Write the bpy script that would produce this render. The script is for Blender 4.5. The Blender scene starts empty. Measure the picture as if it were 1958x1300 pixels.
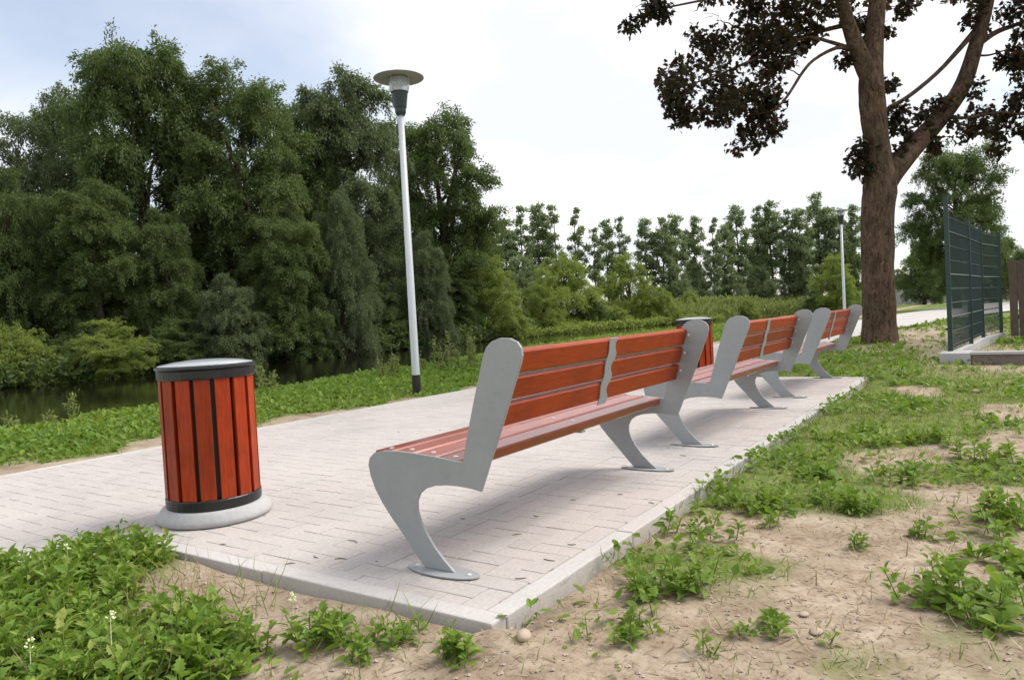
import bpy, math
import numpy as np
from mathutils import Matrix, Vector

R = math.radians
rng = np.random.default_rng(7)
scn = bpy.context.scene
COL = scn.collection

# ------------------------------------------------------------------ camera
CAM = np.array([0.0, 0.0, 0.9309])
F_PX, W_PX, H_PX = 1392.2, 1958.0, 1300.0
yaw, pit, rol = 0.593, -0.0312, -0.0541
FW = np.array([-math.sin(yaw) * math.cos(pit), math.cos(yaw) * math.cos(pit), math.sin(pit)])
r0 = np.array([math.cos(yaw), math.sin(yaw), 0.0]); u0 = np.cross(r0, FW)
RT = math.cos(rol) * r0 + math.sin(rol) * u0
UP = -math.sin(rol) * r0 + math.cos(rol) * u0
cam_d = bpy.data.cameras.new('camera'); cam_o = bpy.data.objects.new('camera', cam_d); COL.objects.link(cam_o)
cam_o.matrix_world = Matrix(((RT[0], UP[0], -FW[0], CAM[0]), (RT[1], UP[1], -FW[1], CAM[1]), (RT[2], UP[2], -FW[2], CAM[2]), (0, 0, 0, 1)))
cam_d.sensor_width = 36.0; cam_d.lens = F_PX / W_PX * 36.0; cam_d.clip_start = 0.05; cam_d.clip_end = 3000
scn.camera = cam_o

# ------------------------------------------------------------------ sky, sun, exposure
SUN_AZ, SUN_EL = R(42), R(52)          # azimuth measured from +Y towards +X
world = bpy.data.worlds.new('World'); scn.world = world; world.use_nodes = True
wt = world.node_tree; wt.nodes.clear()
def wn(t, **k):
    n = wt.nodes.new(t)
    for a, b in k.items(): setattr(n, a, b)
    return n
sky = wn('ShaderNodeTexSky', sky_type='NISHITA', sun_disc=False, sun_elevation=SUN_EL, sun_rotation=SUN_AZ, air_density=1.0, dust_density=0.7, ozone_density=0.5)
tc = wn('ShaderNodeTexCoord'); sep = wn('ShaderNodeSeparateXYZ'); wt.links.new(tc.outputs['Generated'], sep.inputs[0])
zc = wn('ShaderNodeMath', operation='ADD'); zc.inputs[1].default_value = 0.22; wt.links.new(sep.outputs[2], zc.inputs[0])
zm = wn('ShaderNodeMath', operation='MAXIMUM'); zm.inputs[1].default_value = 0.08; wt.links.new(zc.outputs[0], zm.inputs[0])
dx = wn('ShaderNodeMath', operation='DIVIDE'); dy = wn('ShaderNodeMath', operation='DIVIDE')
wt.links.new(sep.outputs[0], dx.inputs[0]); wt.links.new(zm.outputs[0], dx.inputs[1])
wt.links.new(sep.outputs[1], dy.inputs[0]); wt.links.new(zm.outputs[0], dy.inputs[1])
cmb = wn('ShaderNodeCombineXYZ'); wt.links.new(dx.outputs[0], cmb.inputs[0]); wt.links.new(dy.outputs[0], cmb.inputs[1]); cmb.inputs[2].default_value = 7.3
n1 = wn('ShaderNodeTexNoise'); n1.inputs['Scale'].default_value = 0.55; n1.inputs['Detail'].default_value = 7; n1.inputs['Roughness'].default_value = 0.52; n1.inputs['Distortion'].default_value = 0.25
wt.links.new(cmb.outputs[0], n1.inputs['Vector'])
cr = wn('ShaderNodeValToRGB'); cr.color_ramp.elements[0].position = 0.40; cr.color_ramp.elements[1].position = 0.55
cr.color_ramp.elements[0].color = (0.40, 0.40, 0.40, 1); wt.links.new(n1.outputs['Fac'], cr.inputs[0])
n2 = wn('ShaderNodeTexNoise'); n2.inputs['Scale'].default_value = 1.3; n2.inputs['Detail'].default_value = 5; wt.links.new(cmb.outputs[0], n2.inputs['Vector'])
cr2 = wn('ShaderNodeValToRGB'); cr2.color_ramp.elements[0].position = 0.38; cr2.color_ramp.elements[1].position = 0.6
cr2.color_ramp.elements[0].color = (0.66, 0.68, 0.73, 1); cr2.color_ramp.elements[1].color = (0.88, 0.88, 0.88, 1); wt.links.new(n2.outputs['Fac'], cr2.inputs[0])
b1 = wn('ShaderNodeBackground'); b1.inputs[1].default_value = 0.13; wt.links.new(sky.outputs[0], b1.inputs[0])
b2 = wn('ShaderNodeBackground'); b2.inputs[1].default_value = 1.0; wt.links.new(cr2.outputs[0], b2.inputs[0])
mx = wn('ShaderNodeMixShader'); wt.links.new(cr.outputs[0], mx.inputs[0]); wt.links.new(b1.outputs[0], mx.inputs[1]); wt.links.new(b2.outputs[0], mx.inputs[2])
wo = wn('ShaderNodeOutputWorld'); wt.links.new(mx.outputs[0], wo.inputs[0])

sun_d = bpy.data.lights.new('sun', 'SUN'); sun_o = bpy.data.objects.new('sun', sun_d); COL.objects.link(sun_o)
sun_d.energy = 2.8; sun_d.angle = R(34); sun_d.color = (1.0, 0.95, 0.87)
to_sun = Vector((math.sin(SUN_AZ) * math.cos(SUN_EL), math.cos(SUN_AZ) * math.cos(SUN_EL), math.sin(SUN_EL)))
sun_o.rotation_euler = to_sun.to_track_quat('Z', 'Y').to_euler(); sun_o.location = (30, 60, 80)

scn.view_settings.view_transform = 'Standard'; scn.view_settings.look = 'None'
scn.view_settings.exposure = 0.54; scn.view_settings.gamma = 1.0; scn.view_settings.use_curve_mapping = False
scn.render.engine = 'CYCLES'
scn.cycles.max_bounces = 8; scn.cycles.transparent_max_bounces = 12; scn.cycles.use_denoising = True

# ------------------------------------------------------------------ helpers
def at(px, py, depth):
    """point seen at a photo pixel, that many metres in front of the camera"""
    return CAM + (FW + RT * (px - W_PX / 2) / F_PX + UP * (H_PX / 2 - py) / F_PX) * depth
def to_px(P):
    q = np.asarray(P, float) - CAM; d = q @ FW
    return W_PX / 2 + F_PX * (q @ RT) / d, H_PX / 2 - F_PX * (q @ UP) / d, d
def on_ground(px, py, z=0.0):
    d = FW + RT * (px - W_PX / 2) / F_PX + UP * (H_PX / 2 - py) / F_PX
    return CAM + d * ((z - CAM[2]) / d[2])

def hash2(ix, iy, s):
    h = (ix.astype(np.int64) * 374761393 + iy.astype(np.int64) * 668265263 + s * 1442695041) & 0x7fffffff
    h = ((h ^ (h >> 13)) * 1274126177) & 0x7fffffff
    return ((h ^ (h >> 16)) & 0xffff) / 65535.0
def vnoise(x, y, s=0):
    x = np.asarray(x, float); y = np.asarray(y, float)
    ix = np.floor(x); iy = np.floor(y); fx = x - ix; fy = y - iy
    fx = fx * fx * (3 - 2 * fx); fy = fy * fy * (3 - 2 * fy)
    a = hash2(ix, iy, s); b = hash2(ix + 1, iy, s); c = hash2(ix, iy + 1, s); d = hash2(ix + 1, iy + 1, s)
    return (a * (1 - fx) + b * fx) * (1 - fy) + (c * (1 - fx) + d * fx) * fy
def fbm(x, y, s=0, o=4):
    v = 0; a = 0.5; t = 0
    for k in range(o):
        v = v + a * vnoise(np.asarray(x) * 2 ** k, np.asarray(y) * 2 ** k, s + k); t += a; a *= 0.5
    return v / t
def sstep(a, b, x):
    t = np.clip((np.asarray(x, float) - a) / (b - a), 0, 1); return t * t * (3 - 2 * t)

class MB:
    """collects vertices and polygons, builds ONE mesh"""
    def __init__(s): s.v = []; s.n = 0; s.l = []; s.c = []
    def add(s, V, faces):
        V = np.asarray(V, float).reshape(-1, 3); s.v.append(V)
        for f in faces:
            s.l.append(np.asarray(f) + s.n); s.c.append(np.array([len(f)]))
        s.n += len(V)
    def add_many(s, V, faces, k):
        """V (m,k,3) copies of one template"""
        m = len(V); off = np.arange(m)[:, None] * k + s.n
        flat = np.concatenate([np.asarray(f) for f in faces]); cnt = np.array([len(f) for f in faces])
        s.l.append((off + flat[None, :]).ravel()); s.c.append(np.tile(cnt, m)); s.v.append(V.reshape(-1, 3)); s.n += m * k
    def box(s, x0, x1, y0, y1, z0, z1):
        V = [(x, y, z) for z in (z0, z1) for y in (y0, y1) for x in (x0, x1)]
        s.add(V, [(0, 2, 3, 1), (4, 5, 7, 6), (0, 1, 5, 4), (1, 3, 7, 5), (3, 2, 6, 7), (2, 0, 4, 6)])
    def tube(s, P, rad, n=8, cap=True, rough=0.0, rg=None):
        P = np.asarray(P, float); rad = np.asarray(rad, float); T = np.gradient(P, axis=0)
        T /= np.linalg.norm(T, axis=1)[:, None] + 1e-9
        ref = np.array([0.31, 0.77, 0.11]) if abs(T[0][2]) > 0.7 else np.array([0, 0, 1.0])
        V = []
        for p, t, r in zip(P, T, rad):
            u = np.cross(t, ref); u /= np.linalg.norm(u) + 1e-9; w = np.cross(t, u)
            for k in range(n):
                a = 2 * math.pi * k / n
                q = r * (1 + (rg.uniform(-rough, rough) * 0.5 + rough * 1.6 * (float(vnoise(p[2] * 1.3 + a * 0.9, a * 1.1 + p[0] * 2, 3)) - 0.5) if rough else 0))
                V.append(p + (u * math.cos(a) + w * math.sin(a)) * q)
        fs = []
        for i in range(len(P) - 1):
            for k in range(n):
                a, b = i * n + k, i * n + (k + 1) % n
                fs.append((a, b, b + n, a + n))
        if cap:
            fs.append(tuple(range(n))[::-1]); fs.append(tuple((len(P) - 1) * n + k for k in range(n)))
        s.add(V, fs)
    def lathe(s, prof, n=32, c=(0, 0), cap=True):
        V = [(c[0] + r * math.cos(2 * math.pi * k / n), c[1] + r * math.sin(2 * math.pi * k / n), z) for r, z in prof for k in range(n)]
        fs = []
        for i in range(len(prof) - 1):
            for k in range(n):
                a, b = i * n + k, i * n + (k + 1) % n
                fs.append((a, b, b + n, a + n))
        if cap:
            fs.append(tuple(range(n))[::-1]); fs.append(tuple((len(prof) - 1) * n + k for k in range(n)))
        s.add(V, fs)
    def prism_y(s, outline, y0, y1):
        """outline in (x, z), extruded along y"""
        n = len(outline)
        V = [(x, y0, z) for x, z in outline] + [(x, y1, z) for x, z in outline]
        fs = [tuple(range(n)), tuple(range(2 * n - 1, n - 1, -1))] + [(i, i + n, (i + 1) % n + n, (i + 1) % n) for i in range(n)]
        s.add(V, fs)
    def mesh(s, name, mat, smooth=False, bevel=0):
        V = np.concatenate(s.v); L = np.concatenate(s.l).astype(np.int32); C = np.concatenate(s.c).astype(np.int32)
        me = bpy.data.meshes.new(name)
        me.vertices.add(len(V)); me.vertices.foreach_set('co', V.astype(np.float32).ravel())
        me.loops.add(len(L)); me.loops.foreach_set('vertex_index', L)
        me.polygons.add(len(C)); st = np.zeros(len(C), np.int32); st[1:] = np.cumsum(C)[:-1]
        me.polygons.foreach_set('loop_start', st); me.polygons.foreach_set('loop_total', C)
        me.polygons.foreach_set('use_smooth', np.full(len(C), bool(smooth)))
        me.update(calc_edges=True); me.validate()
        if mat: me.materials.append(mat)
        return me
    def build(s, name, mat, parent=None, smooth=False, bevel=0.0, loc=None):
        o = bpy.data.objects.new(name, s.mesh(name, mat, smooth)); COL.objects.link(o)
        if parent: o.parent = parent
        if loc is not None: o.location = loc
        if bevel:
            m = o.modifiers.new('edge', 'BEVEL'); m.width = bevel; m.segments = 2; m.limit_method = 'ANGLE'; m.angle_limit = R(40)
        return o

def tag(o, label=None, cat=None, group=None, kind=None):
    if label: o['label'] = label
    if cat: o['category'] = cat
    if group: o['group'] = group
    if kind: o['kind'] = kind
    return o
def empty(name, loc=(0, 0, 0), rz=0.0):
    o = bpy.data.objects.new(name, None); COL.objects.link(o); o.location = loc; o.rotation_euler = (0, 0, rz); o.empty_display_size = 0.1
    return o
def copy_tree(o, parent=None):
    c = o.copy(); COL.objects.link(c); c.parent = parent
    for ch in [x for x in bpy.data.objects if x.parent == o]: copy_tree(ch, c)
    return c

# ------------------------------------------------------------------ materials
def mat(name, col, rough=0.6, metal=0.0, spec=0.5, coat=0.0, coat_r=0.1):
    m = bpy.data.materials.new(name); m.use_nodes = True; b = m.node_tree.nodes['Principled BSDF']
    b.inputs['Base Color'].default_value = (*col, 1); b.inputs['Roughness'].default_value = rough; b.inputs['Metallic'].default_value = metal
    b.inputs['Specular IOR Level'].default_value = spec; b.inputs['Coat Weight'].default_value = coat; b.inputs['Coat Roughness'].default_value = coat_r
    return m
def N(m, t, **k):
    n = m.node_tree.nodes.new(t)
    for a, b in k.items(): setattr(n, a, b)
    return n
def lk(m, a, b): m.node_tree.links.new(a, b)
def bsdf(m): return m.node_tree.nodes['Principled BSDF']
def noise(m, scale, detail=4, rough=0.55, vec=None, stretch=None):
    n = N(m, 'ShaderNodeTexNoise'); n.inputs['Scale'].default_value = scale; n.inputs['Detail'].default_value = detail; n.inputs['Roughness'].default_value = rough
    t = vec or N(m, 'ShaderNodeTexCoord').outputs['Object']
    if stretch:
        mp = N(m, 'ShaderNodeMapping'); mp.inputs['Scale'].default_value = stretch; lk(m, t, mp.inputs[0]); t = mp.outputs[0]
    lk(m, t, n.inputs['Vector']); return n.outputs['Fac']
def ramp(m, fac, stops):
    r = N(m, 'ShaderNodeValToRGB'); e = r.color_ramp.elements
    while len(e) < len(stops): e.new(0.5)
    for i, (p, c) in enumerate(stops): e[i].position = p; e[i].color = (*c, 1)
    lk(m, fac, r.inputs[0]); return r.outputs[0]
def mixc(m, a, b, fac, mode='MIX'):
    x = N(m, 'ShaderNodeMix', data_type='RGBA', blend_type=mode)
    for s, v in ((x.inputs[6], a), (x.inputs[7], b)):
        if isinstance(v, tuple): s.default_value = (*v, 1)
        else: lk(m, v, s)
    if isinstance(fac, float): x.inputs[0].default_value = fac
    else: lk(m, fac, x.inputs[0])
    return x.outputs[2]
def bump(m, h, s=0.3, d=0.01):
    b = N(m, 'ShaderNodeBump'); b.inputs['Strength'].default_value = s; b.inputs['Distance'].default_value = d
    lk(m, h, b.inputs['Height']); lk(m, b.outputs[0], bsdf(m).inputs['Normal'])
def rnd(m):
    """random value per object and per loose piece"""
    a = N(m, 'ShaderNodeObjectInfo').outputs['Random']; g = N(m, 'ShaderNodeNewGeometry').outputs['Random Per Island']
    s = N(m, 'ShaderNodeMath', operation='ADD'); lk(m, a, s.inputs[0]); lk(m, g, s.inputs[1])
    f = N(m, 'ShaderNodeMath', operation='FRACT'); lk(m, s.outputs[0], f.inputs[0]); return f.outputs[0]
def basecol(m, c): lk(m, c, bsdf(m).inputs['Base Color'])
def world_pos(m): return N(m, 'ShaderNodeNewGeometry').outputs['Position']

def m_stone(name, c0, c1, sc=30, rough=0.9, piece=0.0, b=0.25, stain=0.55):
    c0 = tuple(v * 0.92 for v in c0); c1 = tuple(v * 0.92 for v in c1); m = mat(name, c0, rough, spec=0.3); P = world_pos(m)
    c = ramp(m, noise(m, sc, 6, 0.7, P), [(0.3, c0), (0.7, c1)])
    big = ramp(m, noise(m, 1.1, 7, 0.68, P), [(0.34, (0.70, 0.69, 0.68)), (0.5, (0.95, 0.93, 0.92)), (0.65, (1.04, 1.0, 0.98))])
    c = mixc(m, c, big, stain, 'MULTIPLY')
    if piece:
        pr = ramp(m, rnd(m), [(0.0, (1, 0.93, 0.9)), (0.35, (0.86, 0.84, 0.83)), (0.7, (1, 0.98, 0.95)), (1.0, (0.93, 0.86, 0.82))])
        c = mixc(m, c, pr, piece, 'MULTIPLY')
    basecol(m, c); bump(m, noise(m, sc * 6, 5, 0.7, P), b, 0.004); return m
M = {}
M['paver'] = m_stone('paver', (0.45, 0.42, 0.397), (0.595, 0.56, 0.535), 60, 0.88, 0.34)
M['joint'] = m_stone('joint_sand', (0.44, 0.41, 0.385), (0.54, 0.505, 0.48), 60)
_m = M['joint']; _l = bsdf(_m).inputs['Base Color'].links[0]; _src = _l.from_socket
basecol(_m, mixc(_m, _src, ramp(_m, noise(_m, 7, 6, 0.7, world_pos(_m)), [(0.55, (1.0, 0.99, 0.98)), (0.72, (0.22, 0.2, 0.18))]), 1.0, 'MULTIPLY'))
M['pathfar'] = m_stone('path_surface', (0.48, 0.452, 0.43), (0.555, 0.528, 0.505), 8)
M['kerb'] = m_stone('kerb_concrete', (0.50, 0.485, 0.47), (0.62, 0.605, 0.59), 60, 0.9, 0.35)
M['concrete'] = m_stone('concrete', (0.42, 0.42, 0.42), (0.52, 0.52, 0.52), 40)
M['steel'] = mat('grey_steel', (0.28, 0.30, 0.30), 0.40, 0.0, 0.45)
_m = M['steel']; _c = ramp(_m, noise(_m, 3, 5, 0.6), [(0.3, (0.28, 0.295, 0.298)), (0.7, (0.33, 0.343, 0.35))])
_c = mixc(_m, _c, ramp(_m, noise(_m, 26, 7, 0.78), [(0.30, (0.72, 0.70, 0.66)), (0.46, (1, 1, 1)), (0.74, (1.08, 1.07, 1.05))]), 0.4, 'MULTIPLY'); basecol(_m, _c); bump(_m, noise(_m, 220, 2), 0.06, 0.001)
lk(_m, ramp(_m, noise(_m, 12, 5, 0.7), [(0.35, (0.32, 0.32, 0.32)), (0.7, (0.58, 0.58, 0.58))]), bsdf(_m).inputs['Roughness'])
M['zinc'] = mat('zinc_bolt', (0.72, 0.72, 0.70), 0.35, 0.6)
def m_wood(name, c0, c1, c2, stretch, coat, sheen=0.0):
    m = mat(name, c0, 0.5, spec=0.22, coat=coat, coat_r=0.42); bsdf(m).inputs['Coat IOR'].default_value = 1.55; bsdf(m).inputs['Sheen Weight'].default_value = sheen; bsdf(m).inputs['Sheen Roughness'].default_value = 0.28; bsdf(m).inputs['Sheen Tint'].default_value = (1, 0.93, 0.9, 1)
    t = N(m, 'ShaderNodeTexCoord').outputs['Object']; g = noise(m, 10, 6, 0.65, t, stretch)
    c = ramp(m, g, [(0.3, c0), (0.5, c1), (0.72, c2)])
    c = mixc(m, c, ramp(m, rnd(m), [(0, (0.70, 0.72, 0.75)), (1, (1.15, 1.08, 1.05))]), 0.9, 'MULTIPLY')
    c = mixc(m, c, ramp(m, noise(m, 5, 5, 0.65, t), [(0.32, (0.68, 0.66, 0.66)), (0.55, (1, 1, 1)), (0.75, (1.12, 1.15, 1.25))]), 0.75, 'MULTIPLY')
    basecol(m, c); bump(m, g, 0.12, 0.002); return m
M['wood'] = m_wood('varnished_wood', (0.235, 0.022, 0.001), (0.315, 0.037, 0.0012), (0.385, 0.055, 0.002), (14, 0.9, 14), 0.25, 0.0)
M['seatwood'] = m_wood('polished_seat_wood', (0.235, 0.022, 0.001), (0.315, 0.037, 0.0012), (0.385, 0.055, 0.002), (14, 0.9, 14), 1.0)
bsdf(M['seatwood']).inputs['Coat IOR'].default_value = 1.85; bsdf(M['seatwood']).inputs['Coat Roughness'].default_value = 0.27
M['binwood'] = m_wood('bin_slat_wood', (0.25, 0.021, 0.0015), (0.345, 0.036, 0.002), (0.42, 0.054, 0.004), (14, 14, 0.9), 0.15)
M['board'] = m_wood('weathered_board', (0.10, 0.075, 0.055), (0.16, 0.12, 0.09), (0.22, 0.17, 0.13), (10, 10, 0.7), 0.0)
M['black'] = mat('black_metal', (0.012, 0.012, 0.012), 0.35)
M['liner'] = mat('bin_liner', (0.010, 0.009, 0.008), 0.6)
M['lid'] = mat('lid_metal', (0.42, 0.43, 0.44), 0.35, 0.1, 0.6, 0.8, 0.2)
M['pole'] = mat('pale_pole_paint', (0.66, 0.68, 0.70), 0.35, 0.0, 0.5)
_m = M['pole']; basecol(_m, ramp(_m, noise(_m, 6, 5, 0.6, None, (6, 6, 0.6)), [(0.3, (0.48, 0.50, 0.52)), (0.7, (0.58, 0.60, 0.62))]))
M['hat'] = mat('lamp_hat', (0.36, 0.35, 0.33), 0.45)
M['lampbody'] = mat('lamp_body', (0.02, 0.03, 0.03), 0.4)
M['glass'] = mat('lamp_glass', (0.86, 0.89, 0.91), 0.08); bsdf(M['glass']).inputs['Transmission Weight'].default_value = 0.75; bsdf(M['glass']).inputs['IOR'].default_value = 1.3
M['reflector'] = mat('lamp_reflector', (0.8, 0.8, 0.78), 0.25, 0.5)
M['fence'] = mat('green_fence_paint', (0.012, 0.035, 0.035), 0.4)
M['plank'] = m_stone('plinth_plank', (0.17, 0.14, 0.12), (0.25, 0.21, 0.18), 30)
M['plaster'] = m_stone('pale_plaster', (0.42, 0.41, 0.40), (0.5, 0.49, 0.48), 4)
M['shedwall'] = m_stone('brown_shed_wall', (0.15, 0.10, 0.075), (0.21, 0.15, 0.11), 6)
M['shedroof'] = m_stone('shed_roof', (0.20, 0.17, 0.15), (0.3, 0.26, 0.22), 6)
M['glasspane'] = mat('dark_pane', (0.02, 0.025, 0.03), 0.08)
M['pebble'] = m_stone('pebble', (0.40, 0.32, 0.245), (0.54, 0.45, 0.36), 20, 0.9, 0.8)
M['litter'] = mat('pale_litter', (0.75, 0.74, 0.70), 0.7)

def m_bark(name, c0, c1, c2, sc=6):
    m = mat(name, c1, 0.95, spec=0.12); t = N(m, 'ShaderNodeTexCoord').outputs['Object']
    w_ = noise(m, 2.2, 4, 0.6, t); mp = N(m, 'ShaderNodeVectorMath', operation='SCALE'); mp.inputs[3].default_value = 0.35
    cv = N(m, 'ShaderNodeCombineXYZ'); lk(m, w_, cv.inputs[0]); lk(m, w_, cv.inputs[1]); lk(m, cv.outputs[0], mp.inputs[0])
    ad = N(m, 'ShaderNodeVectorMath', operation='ADD'); lk(m, t, ad.inputs[0]); lk(m, mp.outputs[0], ad.inputs[1])
    g = noise(m, sc, 9, 0.72, ad.outputs[0], (1.9, 1.9, 0.42)); f = noise(m, 1.7, 5, 0.65, t); fine = noise(m, sc * 6, 5, 0.7, t)
    c = ramp(m, g, [(0.36, c0), (0.50, c1), (0.68, c2)]); c = mixc(m, c, ramp(m, f, [(0.32, (0.62, 0.68, 0.60)), (0.68, (1.2, 1.05, 0.98))]), 0.8, 'MULTIPLY')
    c = mixc(m, c, ramp(m, fine, [(0.3, (0.7, 0.7, 0.7)), (0.7, (1.2, 1.2, 1.2))]), 0.6, 'MULTIPLY')
    basecol(m, c)
    sm = N(m, 'ShaderNodeMath', operation='MULTIPLY_ADD'); lk(m, fine, sm.inputs[0]); sm.inputs[1].default_value = 0.3; lk(m, g, sm.inputs[2])
    bump(m, sm.outputs[0], 1.0, 0.05); return m
M['bark'] = m_bark('maple_bark', (0.045, 0.031, 0.022), (0.135, 0.092, 0.066), (0.24, 0.18, 0.14), 9)
M['bark2'] = m_bark('willow_bark', (0.05, 0.04, 0.03), (0.11, 0.09, 0.065), (0.2, 0.17, 0.13), 4)
M['stalk'] = mat('dry_stalk', (0.16, 0.13, 0.07), 0.9)

def m_leaf(name, stops, trans=0.3, tcol=(0.2, 0.28, 0.05), rough=0.55, spec=0.3):
    m = bpy.data.materials.new(name); m.use_nodes = True; b = bsdf(m)
    b.inputs['Roughness'].default_value = rough; b.inputs['Specular IOR Level'].default_value = spec
    r = rnd(m); big = noise(m, 0.35, 3, 0.5, world_pos(m))
    s = N(m, 'ShaderNodeMath', operation='ADD'); lk(m, r, s.inputs[0]); lk(m, big, s.inputs[1])
    h = N(m, 'ShaderNodeMath', operation='MULTIPLY'); lk(m, s.outputs[0], h.inputs[0]); h.inputs[1].default_value = 0.5
    c = ramp(m, h.outputs[0], stops); lk(m, c, b.inputs['Base Color'])
    t = N(m, 'ShaderNodeBsdfTranslucent'); lk(m, mixc(m, c, tcol, 0.55), t.inputs[0])
    x = N(m, 'ShaderNodeMixShader'); x.inputs[0].default_value = trans; lk(m, b.outputs[0], x.inputs[1]); lk(m, t.outputs[0], x.inputs[2])
    o = [n for n in m.node_tree.nodes if n.type == 'OUTPUT_MATERIAL'][0]; lk(m, x.outputs[0], o.inputs[0]); return m
M['willow'] = m_leaf('willow_leaf', [(0.2, (0.055, 0.09, 0.024)), (0.5, (0.095, 0.14, 0.040)), (0.8, (0.155, 0.195, 0.06))], 0.35, (0.20, 0.28, 0.05))
M['willow2'] = m_leaf('grey_willow_leaf', [(0.2, (0.075, 0.105, 0.045)), (0.5, (0.12, 0.16, 0.066)), (0.8, (0.18, 0.215, 0.105))], 0.35, (0.17, 0.23, 0.07))
M['lightbush'] = m_leaf('light_bush_leaf', [(0.2, (0.17, 0.235, 0.045)), (0.5, (0.26, 0.325, 0.07)), (0.8, (0.36, 0.40, 0.105))], 0.5, (0.25, 0.33, 0.06))
M['poplar'] = m_leaf('hazed_poplar_leaf', [(0.2, (0.13, 0.18, 0.08)), (0.5, (0.19, 0.245, 0.115)), (0.8, (0.26, 0.305, 0.165))], 0.42, (0.30, 0.38, 0.13))  # pale poplar green, lightened further so the colour carries the distance haze
M['maple'] = m_leaf('maple_leaf', [(0.25, (0.016, 0.021, 0.009)), (0.50, (0.026, 0.031, 0.012)), (0.66, (0.038, 0.022, 0.012)), (0.85, (0.062, 0.023, 0.015))], 0.34, (0.13, 0.075, 0.018), 0.5)
M['weed'] = m_leaf('weed_leaf', [(0.15, (0.075, 0.15, 0.02)), (0.45, (0.14, 0.235, 0.028)), (0.7, (0.215, 0.31, 0.05)), (0.88, (0.34, 0.36, 0.09))], 0.35, (0.30, 0.44, 0.04), 0.6)
M['grass'] = m_leaf('grass_blade', [(0.2, (0.12, 0.18, 0.03)), (0.5, (0.19, 0.255, 0.045)), (0.8, (0.30, 0.32, 0.10))], 0.3, (0.32, 0.40, 0.06))
M['reed'] = m_leaf('reed_leaf', [(0.2, (0.14, 0.19, 0.045)), (0.5, (0.22, 0.27, 0.075)), (0.8, (0.31, 0.33, 0.12))], 0.35, (0.3, 0.36, 0.08))
M['straw'] = m_leaf('dry_straw', [(0.2, (0.20, 0.145, 0.085)), (0.5, (0.34, 0.26, 0.165)), (0.8, (0.46, 0.38, 0.26))], 0.15, (0.4, 0.33, 0.2))
M['flower'] = mat('pale_flower', (0.75, 0.78, 0.45), 0.7)

# soil and turf: colour mask is an attribute saying what grows there
m = mat('ground_soil', (0.4, 0.3, 0.2), 0.95, spec=0.15); P = world_pos(m)
soil = ramp(m, noise(m, 2.3, 7, 0.62, P), [(0.30, (0.265, 0.205, 0.148)), (0.5, (0.395, 0.318, 0.24)), (0.72, (0.49, 0.41, 0.325))])
soil = mixc(m, soil, ramp(m, noise(m, 42, 6, 0.8, P), [(0.34, (0.58, 0.52, 0.46)), (0.5, (1, 1, 1)), (0.72, (1.16, 1.14, 1.1))]), 0.85, 'MULTIPLY')
soil = mixc(m, soil, ramp(m, noise(m, 8, 5, 0.7, P), [(0.35, (0.70, 0.64, 0.58)), (0.6, (1.05, 1.05, 1.05))]), 0.8, 'MULTIPLY')
turf = ramp(m, noise(m, 9, 6, 0.7, P), [(0.3, (0.085, 0.115, 0.028)), (0.55, (0.15, 0.195, 0.045)), (0.75, (0.23, 0.25, 0.085))])
at_g = N(m, 'ShaderNodeAttribute', attribute_name='turf').outputs['Fac']
basecol(m, mixc(m, soil, turf, at_g)); bump(m, noise(m, 55, 6, 0.75, P), 0.55, 0.014); M['ground'] = m
m = mat('river_water', (0.008, 0.007, 0.004), 0.05, spec=0.5); P = world_pos(m)
bump(m, noise(m, 1.0, 5, 0.6, P, (0.9, 2.2, 1)), 0.13, 0.05); bsdf(m).inputs['IOR'].default_value = 1.33; M['water'] = m

# ------------------------------------------------------------------ terrain
PX_R, PX_L, EDGE = -3.51, -5.96, -1.31          # path edges and platform edge
Y_NEAR, Y_FAR = 1.75, 9.43
def path_left(Y): return -5.96 + 0.00125 * np.maximum(0, np.asarray(Y, float) - 9) ** 2 + 0.00003 * np.maximum(0, np.asarray(Y, float) - 40) ** 3
def path_right(Y): return -3.51 + 0.0045 * np.maximum(0, np.asarray(Y, float) - 9) ** 2 * np.clip(1.0 - (np.asarray(Y, float) - 9) * 0.004, 0.6, 1)
def bank_near(Y):
    Y = np.asarray(Y, float)
    return -9.5 - 3.6 * sstep(2, 25, Y) + 0.0022 * np.maximum(0, Y - 60) ** 2 + (fbm(Y * 0.3, Y * 0 + 3.3, 5) - 0.5) * 1.2
def bank_far(Y):
    Y = np.asarray(Y, float)
    return -38.0 + 0.0020 * np.maximum(0, Y - 55) ** 2 + (fbm(Y * 0.15, Y * 0 + 8.3, 6) - 0.5) * 3
WATER_Z = -1.0
def in_pave(X, Y, pad=0.0):
    a = (X > path_left(Y) - pad) & (X < path_right(Y) + pad)
    return a | ((X > PX_R - pad) & (X < EDGE + pad) & (Y > Y_NEAR - pad) & (Y < Y_FAR + pad))
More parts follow.
